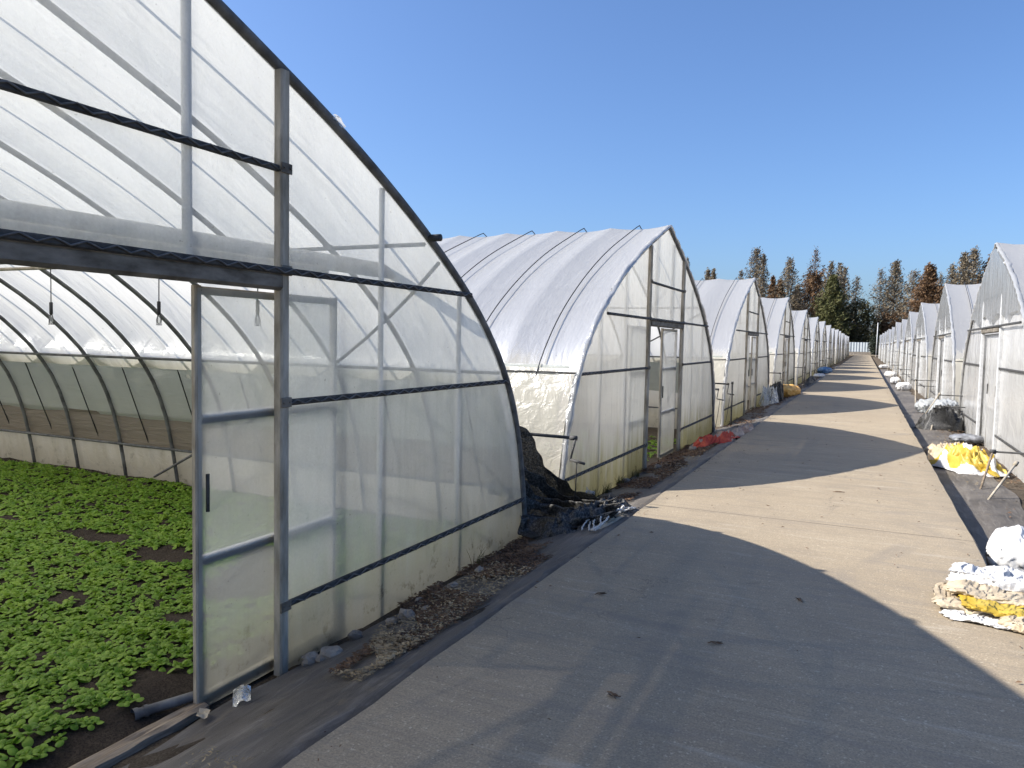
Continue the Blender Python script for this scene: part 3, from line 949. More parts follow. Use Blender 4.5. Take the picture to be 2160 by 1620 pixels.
for s in spots:
    if id(s) in near_set: continue
    v, f = varr[s[5]]
    c, sn = math.cos(s[3]), math.sin(s[3])
    w = v * s[4]
    VV.append(np.column_stack([w[:, 0] * c - w[:, 1] * sn + s[0], w[:, 0] * sn + w[:, 1] * c + s[1], w[:, 2] + s[2]]))
    FF.append(f + nv); nv += len(v)
# a patch of weeds inside the second greenhouse door too
def stuff_mesh(name, VV, FF, mat, smooth=True):
    V = np.concatenate(VV); F = np.concatenate(FF)
    me = bpy.data.meshes.new(name)
    me.vertices.add(len(V)); me.vertices.foreach_set('co', V.ravel())
    k = F.shape[1]
    me.loops.add(F.size); me.loops.foreach_set('vertex_index', F.ravel())
    me.polygons.add(len(F))
    me.polygons.foreach_set('loop_start', np.arange(0, F.size, k))
    me.polygons.foreach_set('loop_total', np.full(len(F), k))
    me.polygons.foreach_set('use_smooth', np.full(len(F), smooth))
    me.materials.append(mat)
    me.update(calc_edges=True)
    return link(name, me)
tag(stuff_mesh('salad_crop', VV, FF, M['leaf']), 'dense green carpet of leafy salad plants filling the bed of the open greenhouse', 'crop', kind='stuff')
VV, FF, nv = [], [], 0
for i in range(420):
    x, y = -2.62 - rg.random() ** 1.3 * 4.5, rg.uniform(8.4, 12.2)
    v, f = varr[rg.randrange(8)]
    a = rg.uniform(0, 6.28); c, sn = math.cos(a), math.sin(a)
    w = v * rg.uniform(0.7, 1.5)
    VV.append(np.column_stack([w[:, 0] * c - w[:, 1] * sn + x, w[:, 0] * sn + w[:, 1] * c + y, w[:, 2] + 0.01])); FF.append(f + nv); nv += len(v)
tag(stuff_mesh('weeds', VV, FF, M['leaf']), 'low green weeds growing behind the narrow door gap of the second greenhouse', 'weeds', kind='stuff')

# ------------------------------------------------------------------ litter, stones, grass
def litter(name, label, regions, mat, seed):
    rg = random.Random(seed)
    VV, FF, nv = [], [], 0
    for (x0, x1, y0, y1, n, s0, s1, zz) in regions:
        for i in range(n):
            cx0 = (x0 + x1) / 2
            t = rg.random()
            x = rg.uniform(x0, x1); y = y0 + (y1 - y0) * t
            if nz((x, y, seed), 2.3) < -0.12: continue
            L = rg.uniform(s0, s1); W = L * rg.uniform(0.12, 0.4)
            a = rg.uniform(0, 6.28); til = rg.uniform(-0.6, 0.6)
            ca, sa = math.cos(a), math.sin(a)
            t_ = RLt(x, y); x, y = x * t_, y * t_
            z = zg(x) + zz * .55 + rg.uniform(0, 0.022)
            q = [(-L, 0, 0), (0, -W, 0.15 * L), (L, 0, til * L * 0.6), (0, W, -0.1 * L)]
            VV.append(np.array([(x + p[0] * ca - p[1] * sa, y + p[0] * sa + p[1] * ca, z + p[2]) for p in q]))
            FF.append(np.array([[0, 1, 2, 3]]) + nv); nv += 4
    tag(stuff_mesh(name, VV, FF, mat, False), label, 'leaf litter', kind='stuff')
litter('dead_leaf_litter', 'dark brown dead leaf litter along the foot of the left greenhouses', [(-2.43, -2.16, 2.7, 5.35, 9000, .008, .022, .025), (-2.3, -2.0, 3.1, 4.95, 6500, .006, .018, .025), (-2.45, -2.05, 6.9, 12.6, 11000, .01, .026, .025), (-2.45, -2.0, 14.5, 22, 3500, .012, .03, .03), (1.3, 1.85, 7, 24, 2600, .01, .028, .03), (-2.45, -2.0, 22, 60, 3000, .02, .05, .03)], M['dead_leaf'], 3)
litter('straw_litter', 'pale straw and dry stalk scraps scattered on the weed mat by the first greenhouse', [(-2.26, -2.02, 2.70, 3.2, 2600, .006, .018, .035), (-2.32, -2.0, 3.1, 4.6, 2200, .006, .016, .04), (-2.2, -1.97, 1.75, 2.0, 160, .005, .014, .025), (-2.3, -2.0, 8.6, 11, 500, .008, .02, .03), (1.15, 1.6, 9, 20, 900, .008, .022, .02)], M['straw'], 8)

def rock(seed, r, name='stone'):
    rg = random.Random(seed)
    b = MB()
    P = []
    sx, sy, szz = rg.uniform(.8, 1.3), rg.uniform(.7, 1.1), rg.uniform(.55, .8)
    for i in range(9):
        th = math.pi * i / 8
        row = []
        for j in range(12):
            ph = 2 * math.pi * j / 12
            d = Vector((math.sin(th) * math.cos(ph), math.sin(th) * math.sin(ph), math.cos(th)))
            k = r * (1 + 0.35 * nz(d, 1.6, seed) + 0.18 * nz(d, 4, seed))
            row.append((d.x * k * sx, d.y * k * sy, d.z * k * szz + r * 0.35))
        P.append(row)
    b.grid(P, closed_v=True)
    return b.mesh(name, M['stone'], smooth=False)
stones = [(-2.37, 2.76, .045, 'stone at the foot of the left door post, left one of a pair'), (-2.33, 2.86, .05, 'stone at the foot of the left door post, right one of a pair'), (-2.34, 2.80, .03, 'small flat stone between the pair of stones by the door post'), (-2.36, 3.10, .042, 'lone pale stone on the dark edge of the weed mat'), (-2.27, 3.45, .05, 'largest pale stone in the dead leaves of the first greenhouse'), (-2.31, 3.36, .032, 'small stone left of the largest pale stone'), (-2.24, 3.60, .032, 'small stone right of the largest pale stone'), (-2.36, 3.72, .028, 'little stone close under the clear film wall'), (-2.30, 4.02, .042, 'pointed stone in the leaf litter below the film wall'), (-2.30, 4.38, .04, 'stone farthest along the first greenhouse wall'), (-2.38, 8.05, .05, 'mossy stone by the algae covered gable'), (-2.25, 11.0, .06, 'grey stone at the door post of the second greenhouse'), (-2.30, 9.15, .05, 'stone on the threshold of the narrow door gap')]
for i, (x, y, r, lab) in enumerate(stones):
    tag(link('stone', rock(i + 1, r), None, RL(x, y, 0.012), (0, 0, i * 1.3)), 'grey ' + lab if 'grey' not in lab else lab, 'stone', 'rubble stones along the greenhouses')

def grass_tuft(x, y, n, h, lab, seed):
    rg = random.Random(seed)
    b = MB()
    for i in range(n):
        a = rg.uniform(0, 6.28); l = h * rg.uniform(.5, 1.1); le = rg.uniform(.15, .6)
        p0 = Vector((rg.uniform(-.04, .04), rg.uniform(-.05, .05), 0))
        pts = [p0 + Vector((math.cos(a) * le * l * t * t, math.sin(a) * le * l * t * t, l * t)) for t in (0, .35, .7, 1)]
        b.tube(pts, [.0022, .0020, .0014, .0005], 3)
    tag(b.build('grass_tuft', M['needle_green'], None, loc=RL(x, y, 0.01)), lab, 'grass tuft', 'grass tufts at the gables')
grass_tuft(-2.38, 4.52, 12, .13, 'thin grass tuft at the foot of the first greenhouse wall', 1)
grass_tuft(-2.38, 7.35, 40, .12, 'green grass tuft at the near corner of the second greenhouse', 2)
grass_tuft(-2.40, 7.9, 40, .11, 'green grass tuft below the algae stained film', 3)
grass_tuft(-2.40, 8.5, 30, .09, 'grass tuft beside the narrow door gap', 4)
grass_tuft(-2.38, 6.95, 26, .14, 'grass tuft behind the white pipe', 5)

# twigs and leaves on the road
rg = random.Random(21)
def twig(x, y, L, a, lab):
    b = MB()
    pts = [(-L / 2, 0, .006), (-L / 6, .006, .010), (L / 5, -.004, .012), (L / 2, .004, .006)]
    b.tube(pts, [.002, .003, .003, .001], 5)
    for i in range(9):
        t = -L / 2 + L * (i + 1) / 10
        for s in (-1, 1):
            b.add([(t, 0, .008), (t + .012, s * .014 * rg.uniform(.5, 1.2), .010), (t + .018, s * .012, .006)], [(0, 1, 2)])
    tag(b.build('dead_twig', M['dead_leaf'], None, loc=RL(x, y, 0.0), rot=(0, 0, a)), lab, 'twig', 'dead twigs on the road')
twig(0.02, 2.74, .11, -0.3, 'feathery brown twig at the bottom right of the shaded road')
twig(-0.66, 3.96, .06, 0.4, 'small dark twig in the middle of the shaded road')
twig(-0.97, 3.15, .05, -0.5, 'dark twig left of the middle of the shaded road')
twig(-1.45, 4.4, .06, 0.8, 'little brown twig near the left edge of the shaded road')
twig(-0.30, 4.9, .06, 2.0, 'twig just inside the curved shadow edge')
twig(-0.2, 8.8, .10, 0.3, 'twig on the sunlit part of the road')
twig(-0.6, 19.5, .18, 1.0, 'forked twig far along the road')
litter('road_leaf_litter', 'tiny dead leaf crumbs scattered over the concrete road', [(-1.85, .85, 1.4, 6, 60, .004, .014, .003), (-1.85, .85, 6, 22, 190, .008, .022, .003), (-1.9, -1.75, 0.5, 30, 500, .006, .016, .002), (.72, .88, 3, 30, 260, .006, .018, .002)], M['dead_leaf'], 13)

# ------------------------------------------------------------------ threshold: timber, pipe, paper
t = MB()
P = []
for y in np.arange(0.2, 2.22, 0.03):
    w = 0.007 * nz((0, y, 0), 8)
    g = .006 * nz((1, y * 1.2, 0), 9); P.append([(-2.535 + w, y, 0.0), (-2.532 + w, y, .026 + w), (-2.512 + w, y, .034 + g), (-2.49 + w, y, .030 - g), (-2.468 + w, y, .036 + .4 * w), (-2.442 - w, y, .030 + g), (-2.438 - w, y, 0.0)])
t.grid(P)
tag(t.build('timber_sill', M['timber'], None, smooth=False), 'weathered timber sill lying across the open greenhouse doorway', 'timber')
t = MB()
t.tube([(-2.615, 1.985, .05), (-2.60, 2.03, .05), (-2.565, 2.12, .05), (-2.51, 2.26, .05)], .021, 12, caps=False)
t.tube([(-2.617, 1.98, .05), (-2.611, 2.0, .05)], .025, 12, caps=False)
t.tube([(-2.603, 2.02, .05), (-2.597, 2.035, .05)], .025, 12, caps=False)
tag(t.build('pipe_stub', M['arch'], None), 'dark open-ended pipe stub lying behind the timber sill', 'pipe')
def scrap(x, y, z, s, mat, lab, name='paper_scrap', cat='scrap', seed=1):
    P = []
    for i in range(7):
        P.append([((i / 6 - .5) * s, (j / 5 - .5) * s * .6, .35 * s * (0.4 + nz((i * .5, j * .5, 0), 1.0, seed))) for j in range(6)])
    tag(MB().grid(P).build(name, M[mat], None, loc=RL(x, y, z), rot=(0, 0, seed * 1.1)), lab, cat)
scrap(-2.40, 2.14, .03, .075, 'tan_sack', 'crumpled tan dead leaf scrap by the door post foot', seed=2)
scrap(-2.38, 2.33, .02, .12, 'clear_bag', 'loose corner of clear film at the door post foot', 'film_scrap', 'film scrap', 5)

# ------------------------------------------------------------------ heaps, sacks, nets
def heap(name, lab, cat, mats, pts, width, height, seed, na=110, nb=44, fold=9.0, group=None, z0=0.0, split=None):
    """crumpled cloth lying along a path"""
    pts = [Vector(RL(*p)) for p in pts]
    d = [0]
    for a, b in zip(pts, pts[1:]): d.append(d[-1] + (b - a).length)
    P = []
    for i in range(na + 1):
        s = d[-1] * i / na
        k = max(0, min(len(pts) - 2, int(np.searchsorted(d, s)) - 1))
        f = (s - d[k]) / (d[k + 1] - d[k])
        p = pts[k].lerp(pts[k + 1], f)
        tv = (pts[k + 1] - pts[k]).normalized()
        nv = Vector((-tv.y, tv.x, 0))
        e = min(1.0, 4.5 * min(i, na - i) / na + 0.06)
        row = []
        for j in range(nb + 1):
            q = j / nb * 2 - 1
            wj = width * (1 + .35 * nz((s * 2.2, q, 0), 1.6, seed)) * (0.45 + 0.55 * e)
            hump = (1 - q * q) ** .7 * e
            rid = (.45 - abs(nz((s * fold * .5, q * 1.8, 0), 1.0, seed))) * 1.5 + .6 * (.4 - abs(nz((s * fold * 1.3, q * 4, 2), 1.0, seed))) + .35 * (.4 - abs(nz((s * fold * 3, q * 9, 4), 1.0, seed)))
            z = height * hump * (0.35 + 1.0 * rid) + .006 + z0
            off = .10 * width * nz((s * fold, q * 3, 5), 1.0, seed)
            pp = p + nv * (q * wj / 2 + off) + tv * (.08 * width * nz((s * fold, q * 3, 9), 1.0, seed))
            row.append((pp.x, pp.y, pp.z + z))
        P.append(row)
    b = MB().grid(P)
    ml = [M[m] for m in (mats if isinstance(mats, (list, tuple)) else [mats])]
    if len(ml) > 1:
        b.m = []
        for i in range(na):
            for j in range(nb):
                b.m.append(split(i / na, j / nb) if split else 0)
    o = b.build(name, ml, None)
    return tag(o, lab, cat, group)

def ridge(p, s, seed):
    return 0.36 - abs(nz(p, s, seed)) * 1.15
def sack(name, lab, mat, loc, size, seed, rz=0.0, tilt=0.0, cat='sack', group=None, wr=.05, ears=True):
    a, bb, c = size
    P = []
    for i in range(73):
        u = i / 72 * 2 - 1
        taper = (1 - abs(u) ** 3.2) ** .5 if abs(u) < 1 else 0
        row = []
        for j in range(80):
            ph = 2 * math.pi * j / 80
            cs, sn = math.cos(ph), math.sin(ph)
            y = math.copysign(abs(cs) ** .75, cs) * bb / 2 * (.55 * taper + .45 if ears else taper)
            z = math.copysign(abs(sn) ** .85, sn) * c / 2 * taper
            k = wr * (nz((u * 3, cs * 1.5, sn * 1.5), 1.5, seed) + .7 * ridge((u * 4, cs * 2.4, sn * 2.4), 1.5, seed) + (.5 + abs(u)) * .6 * ridge((u * 5, cs * 7, sn * 7), 1.5, seed + 1)) * c
            pz = z + k * (1 if taper > .05 else .3)
            py = y + .5 * k
            px = u * a / 2 + .4 * k
            if pz < -c * .36: pz = -c * .36 + (pz + c * .36) * .25
            row.append((px, py, pz + c * .42))
        P.append(row)
    b = MB().grid(P, closed_v=True)
    return tag(b.build(name, M[mat], None, loc=RL(*loc), rot=(tilt, 0, rz)), lab, cat, group)

# black shade net slumped out of the gap between the first two greenhouses
def shade_net():
    A, B, Cc = Vector((-2.62, 5.50, .92)), Vector((-2.34, 5.30, .03)), Vector((-1.98, 6.50, .06))
    P = []
    na, nb = 110, 110
    for i in range(na + 1):
        s = i / na
        row = []
        for j in range(nb + 1):
            t = j / nb
            p0 = A.lerp(B, t) + Vector((-.25 * math.sin(t * math.pi), 0, 0))
            p1 = Cc + Vector((.10 * (t - .5), -.25 * t, .10 * (1 - t)))
            p = p0.lerp(p1, s)
            sag = .22 * (1 - t) * (4 * s * (1 - s)) ** .9
            fold = .055 * math.sin(t * 30 + 1.5 * s + 2.5 * nz((s * 2, t, 0), 1.5)) * (1 - .5 * s) + .05 * nz((s * 5, t * 8, 0), 1.0) + .02 * nz((s * 14, t * 20, 2), 1.0)
            z = p.z - sag + fold * .8
            z = max(z, .02 + .05 * (1 - s) * abs(nz((s * 6, t * 6, 3), 1.3)) + .02 * math.sin(t * 17) + .02)
            row.append(RL(p.x + fold * .9, p.y + fold * .35, z))
        P.append(row)
    b = MB().grid(P)
    return tag(b.build('shade_net', M['net'], None), 'black shade net hanging down from the gap between the first two greenhouses', 'shade net', 'black shade nets')
shade_net()
heap('shade_net', 'crumpled end of black netting lying at the left road edge beside the rope', 'shade net', 'net', [(-2.32, 5.35, 0), (-2.10, 6.1, 0), (-1.98, 6.85, 0.01)], .36, .13, 4, group='black shade nets', fold=12)
b = MB()
rg = random.Random(9)
for k in range(7):
    ph = rg.uniform(0, 6); pts = []
    for i in range(36):
        t = i / 35
        y = 5.75 + 1.05 * t + .03 * math.sin(9 * t + ph)
        x = -2.03 + .07 * math.sin(5.2 * t + ph) + .05 * t + rg.uniform(-.006, .006)
        pts.append(RL(x, y, .035 + .05 * abs(math.sin(4 * t + ph * 2)) * math.sin(math.pi * t)))
    b.tube(pts, .006, 5)
for k in range(4):
    c0 = (-1.98 + rg.uniform(-.03, .03), 6.45 + rg.uniform(-.06, .06)); rr = rg.uniform(.06, .11)
    b.tube([RL(c0[0] + rr * .5 * math.cos(w), c0[1] + rr * 1.6 * math.sin(w), .07 + .02 * math.sin(3 * w + k)) for w in np.linspace(0, 6.28, 25)], .007, 5)
tag(b.build('rope_heap', M['fibre'], None), 'tangled pale rope lying over the black net at the road edge', 'rope')
heap('pale_sheet', 'flat pale sheet scrap under the rope at the left road edge', 'sheet', 'tan_sack', [(-1.99, 5.9, .0), (-1.95, 6.75, .0)], .10, .02, 14)

# white pipe with wire by the second greenhouse corner
b = MB()
b.tube([(-2.85, 6.98, .13), (-2.40, 6.90, .10)], .017, 10)
b.tube([(-2.86, 6.98, .13), (-2.80, 6.97, .13)], .026, 10)
b.tube([(-2.42, 6.905, .102), (-2.36, 6.895, .10)], .022, 10)
pw = b.build('pipe', M['pipe'], None)
tag(pw, 'white pipe poking out of the gap at the second greenhouse corner', 'pipe')
b = MB()
b.tube([(-2.37, 6.9, .10), (-2.37, 6.9, .0)], .010, 6)
b.tube([(-2.62, 6.95, .0), (-2.55, 6.92, .09), (-2.46, 6.915, .16), (-2.40, 6.9, .10)], .005, 5)
b.build('support_wire', M['pipe'], pw)

# film cranks in the left gaps
def crank_left(y, z, xin, xout, lab, post=None, arm=True):
    r = thing('film_crank', lab, 'crank', (xout, y, z), 0, 'film winding cranks')
    b = MB(); b.tube([(xin - xout, 0, .01), (0, 0, 0)], .014, 8)
    b.tube([(-.06, 0, 0), (.0, 0, 0)], .02, 8)
    b.build('shaft', M['clip'], r)
    if arm:
        b = MB(); b.tube([(-.01, 0, 0), (-.02, -.09, -.17)], .009, 7); b.tube([(-.02, -.09, -.17), (.11, -.10, -.19)], .011, 7)
        b.build('crank_handle', M['clip'], r)
        b = MB(); b.tube([(.04, -.095, -.18), (.0, .0, -.42), (-.05, .05, -.72)], .005, 5)
        b.build('cord', M['black'], r)
    if post:
        b = MB(); b.tube([(.05, .03, .04), (.05, .03, -z)], .016, 8); b.tube([(.05, .03, .0), (.05, .03, .05)], .024, 8)
        b.build('stand_post', M['clip'], r)
    return r
crank_left(5.72, .80, -3.6, -2.12, 'dark crank with hanging handle between the first and second greenhouses')
crank_left(14.15, .86, -3.3, -2.26, 'crank on an upright post between the second and third greenhouses', post=True)
crank_left(14.02, .76, -3.3, -2.42, 'bent crank handle just beside the upright post of the second gap')
crank_left(22.45, .80, -3.3, -2.15, 'dark crank standing beyond the third greenhouse', post=True)
for k, y in enumerate((30.8, 39.2, 47.5, 55.9)):
    crank_left(y, .75, -3.3, -2.15, 'crank in the %s gap of the left row, far along the road' % ['fourth', 'fifth', 'sixth', 'seventh'][k], post=True)

def crank_right(lab, base, top, xin, brace=None, second=None):
    r = thing('crank_stand', lab, 'crank stand', base, 0, 'crank stands of the right row')
    bx = Vector(base)
    t = Vector(top) - bx
    b = MB(); b.tube([(0, 0, 0), t * 1.04], .013, 8)
    b.build('stand_post', M['timber'] if second is None else M['steel_dirty'], r)
    b = MB(); b.tube([t, t + Vector((xin, 0, .01))], .011, 8); b.tube([t - Vector((.03, 0, 0)), t + Vector((.03, 0, 0))], .026, 8)
    b.build('shaft', M['clip'], r)
    if brace:
        b = MB(); q0, q1 = Vector(brace[0]) - bx, Vector(brace[1]) - bx
        b.tube([q0, q1], .012, 8); b.tube([q1 - (q1 - q0).normalized() * .05, q1], .022, 8)
        b.build('brace', M['steel_dirty'], r)
    if second:
        q = Vector(second) - bx
        b = MB(); b.tube([q, q + Vector((xin, 0, .0))], .011, 8)
        b.build('shaft', M['clip'], r)
crank_right('nearest crank stand of the right row, over the yellow sack heap', (1.23, 9.72, 0), (1.37, 10.0, .43), 1.2, ((1.21, 9.06, 0), (1.52, 9.45, .40)))
crank_right('crank stand with a long diagonal brace beside the black bundle', (1.19, 16.15, 0), (1.32, 16.75, .46), 1.1, ((1.01, 17.4, -.05), (1.40, 17.2, .70)), (1.40, 17.2, .66))
crank_right('upright crank stand between the second and third right greenhouses', (1.33, 23.6, 0), (1.36, 24.6, .66), 1.0, None, (1.36, 24.6, .50))
for k, y in enumerate((34.7, 43.0, 51.4)):
    crank_right('small crank stand far along the right row, in the %s gap' % ['third', 'fourth', 'fifth'][k], (1.25, y - .3, 0), (1.35, y, .7), 1.0, None, (1.35, y, .5))

# cloth and bags on the left
heap('red_cloth', 'crumpled red plastic cloth at the road edge by the second greenhouse', 'cloth', ['red_cloth', 'tan_cloth'], [(-2.30, 11.1, 0), (-2.14, 11.9, 0), (-1.96, 12.7, 0), (-1.90, 13.0, 0)], .34, .13, 6, na=150, nb=60, split=lambda a, c: 1 if nz((a * 7, c * 2.2, 0), 1.0, 2) > .16 else 0)
heap('tan_cloth', 'faded tan cloth lying beyond the red cloth', 'cloth', 'tan_cloth', [(-2.02, 12.75, .02), (-1.95, 13.5, 0), (-1.93, 14.9, -.01)], .24, .09, 7)
heap('loose_film', 'loose clear film sagging at the foot of the third greenhouse', 'film sheet', 'clear_bag', [(-2.40, 19.6, 0), (-2.25, 20.6, 0), (-2.10, 21.4, 0)], .34, .40, 8)
heap('shade_net', 'black net bundle at the far corner of the third greenhouse', 'shade net', 'net', [(-2.35, 21.2, 0), (-2.1, 22.6, 0)], .42, .42, 10, group='black shade nets')
sack('sack', 'orange sack lying by the fourth greenhouse', 'orange_bag', (-2.12, 24.4, 0), (1.1, .5, .36), 3, rz=1.3, wr=.14)
sack('sack', 'small blue plastic bag far along the left row', 'blue_bag', (-2.10, 47.0, 0), (.9, .5, .36), 4, rz=1.0, wr=.14)
sack('sack', 'white sack far along the left road edge before the blue bag', 'white_sack', (-2.05, 40.5, 0), (1.0, .4, .2), 5, rz=1.4, wr=.14)
heap('shade_net', 'dark net strip along the left road edge by the fifth greenhouse', 'shade net', 'net', [(-2.0, 30.5, 0), (-2.05, 36.0, 0)], .3, .22, 12, group='black shade nets')

# right side: sacks
sack('sack', 'plump white sack lying in the ditch at the right edge of the road', 'white_sack', (1.17, 6.28, -.02), (.62, .50, .36), 11, rz=-.15, tilt=.10, wr=.09, group='sacks along the right road edge')
def folded_pile():
    # folded sacks stacked on the slab: three layers of crumpled cloth, the white one on top
    def layer(lab, mat, loc, sx, sy, th, seed, rz, z, group='folded sacks on the slab', name='folded_sack'):
        P = []
        for i in range(101):
            u = i / 100 * 2 - 1
            row = []
            for j in range(80):
                ph = 2 * math.pi * j / 80
                cs, sn = math.cos(ph), math.sin(ph)
                ed = (1 - abs(u) ** 6) ** .5 if abs(u) < 1 else 0.0
                k = .5 * nz((u * 3, cs * 1.6, sn), 1.3, seed) + .7 * ridge((u * 6, cs * 2.5, sn), 1.3, seed) + .45 * ridge((u * 16, cs * 5, sn), 1.3, seed + 1) - .2
                y = math.copysign(abs(cs) ** .45, cs) * sy / 2 * (.86 + .14 * ed) * (1 + .10 * nz((u * 2.5, cs, 0), 1.3, seed))
                zz = math.copysign(abs(sn) ** .6, sn) * th / 2 * (.35 + .65 * ed) * (1 + .9 * k * (sn > 0)) 
                row.append((u * sx / 2 + .03 * k, y + .025 * k, max(-th * .5, zz) + th / 2 + .018 * nz((u * 3, cs * 2, 0), 1.0, seed + 2)))
            P.append(row)
        tag(MB().grid(P, closed_v=True).build(name, M[mat], None, loc=(loc[0] * .85, loc[1] * .85, RZ + z * .85), rot=(0, 0, rz)), lab, 'sack', group)
    layer('bottom white sack peeping out under the folded sacks on the road', 'white_sack', (.76, 5.16, 0), .44, .34, .025, 21, -.2, .004)
    layer('tan folded sack at the left of the stack on the road', 'tan_sack', (.74, 5.32, 0), .46, .42, .04, 22, -.12, .022)
    layer('bright yellow folded sack in the middle of the stack', 'yellow_sack', (.90, 5.30, 0), .52, .46, .04, 23, -.05, .05)
    layer('pale tan folded sack just beneath the top white one', 'tan_sack', (.88, 5.40, 0), .56, .40, .04, 24, -.15, .08)
    layer('white folded sack on top of the stack at the road edge', 'white_sack', (.93, 5.50, 0), .62, .22, .075, 25, -.18, .10)
    layer('loose tan sack spilling off the right of the stack', 'tan_sack', (1.04, 4.98, 0), .42, .26, .06, 26, -.5, .004)
folded_pile()
heap('sack_heap', 'heap of yellow and white sacks by the nearest right greenhouse', 'sack heap', ['yellow_sack', 'white_sack', 'tan_sack'], [(1.02, 12.1, .0), (1.30, 11.3, .0), (1.60, 10.9, .0)], .62, .26, 16, na=150, nb=80, fold=7, split=lambda a, c: 2 if a < .35 else (1 if nz((a * 4, c * 3, 0), 1.0, 4) > .08 else 0))
heap('tan_cloth', 'tan sacking trailing from the yellow heap to the road', 'cloth', 'tan_sack', [(.98, 13.4, .0), (1.05, 12.2, .0), (1.2, 11.6, .0)], .26, .12, 17)
heap('shade_net', 'black plastic bundle in the gap beside the nearest right greenhouse', 'shade net', 'net', [(1.0, 16.9, .0), (1.35, 16.6, 0), (1.75, 17.3, .0), (2.0, 17.9, .15)], .55, .38, 18, na=80, nb=30, group='black shade nets')
sack('plastic_bag', 'clear plastic bag leaning on the gap post behind the black bundle', 'clear_bag', (1.62, 18.3, .02), (.6, .5, .5), 31, rz=.5, wr=.14, cat='bag', group='bags along the right row')
sack('plastic_bag', 'grey plastic bag between the black bundle and the yellow heap', 'grey_bag', (1.62, 14.6, .02), (.5, .4, .14), 33, rz=.3, wr=.14, cat='bag', group='bags along the right row')
sack('plastic_bag', 'pale plastic bag by the second right greenhouse', 'clear_bag', (1.50, 20.9, .0), (.7, .45, .36), 32, rz=.8, wr=.14, cat='bag', group='bags along the right row')
for k, (x, y, s) in enumerate(((1.35, 31.2, .5), (1.25, 36.5, .45), (1.3, 45.0, .6), (1.35, 62.0, .8))):
    sack('sack', 'white sack far along the right road edge, %s beyond the second greenhouse' % ['first', 'second', 'third', 'fourth'][k], 'white_sack', (x, y, 0), (s, .4, .32), 40 + k, rz=.6 + k, wr=.14, group='sacks along the right road edge')

# ------------------------------------------------------------------ trees, far fence, bushes
def quads(b, p, s, rg, n=1, wd=.5):
    for _ in range(n):
        a = Vector((rg.gauss(0, 1), rg.gauss(0, 1), rg.gauss(0, 1))).normalized()
        c = a.orthogonal().normalized(); d = a.cross(c)
        k = s * rg.uniform(.6, 1.3)
        b.add([p - c * k, p - d * k * wd, p + c * k, p + d * k * wd], [(0, 1, 2, 3)])

def redwood(x, y, h, width, dens, mat, lab, seed, base=0.0, bare_top=0.0):
    rg = random.Random(seed)
    r = thing('conifer_tree', lab, 'tree', (x, y, 0), 0, 'tall narrow conifers beyond the greenhouses')
    lean = .012 * h * rg.uniform(-1, 1) + .02 * h
    def tp(t): return Vector((lean * (t - .0), .0, h * t))
    b = MB()
    b.tube([tp(i / 10) for i in range(11)], [max(.02, .024 * h * .55 * (1 - i / 10) ** .9) for i in range(11)], 7)
    tr = b.build('trunk', M['bark'], r)
    br, cr = MB(), MB()
    nb = int(130 + 110 * dens)
    for i in range(nb):
        t = base + (1 - base) * (i + rg.random()) / nb
        if t > .985: continue
        a = i * 2.399 + rg.uniform(-.5, .5)
        prof = (1 - t) ** 1.0 * (1.0 if t > base + .12 else .75)
        L = width * (prof + .045) * rg.uniform(.55, 1.12)
        up = .25 + .9 * t
        p0 = tp(t)
        e = p0 + Vector((math.cos(a) * L, math.sin(a) * L, L * up * rg.uniform(.5, 1.1)))
        m = p0.lerp(e, .5) + Vector((0, 0, -.06 * L))
        br.tube([p0, m, e], [.035, .024, .010], 3, caps=False)
        bare = bare_top and t > 1 - bare_top
        k = int((12 + 44 * dens) * (L / width + .3)) if not bare else 2
        for q in range(k):
            f = rg.uniform(.25, 1.05)
            p = p0.lerp(e, f) + Vector((rg.gauss(0, .10), rg.gauss(0, .10), rg.gauss(0, .12) - .08)) * (width * .42)
            quads(cr, p, .21 + .05 * dens, rg, 1, .34)
            if rg.random() < .35:
                br.tube([p0.lerp(e, max(0, f - .15)), p], [.014, .007], 3, caps=False)
    br.build('branches', M['twig'], r, smooth=False)
    cr.build('crown', M[mat], r, smooth=False)

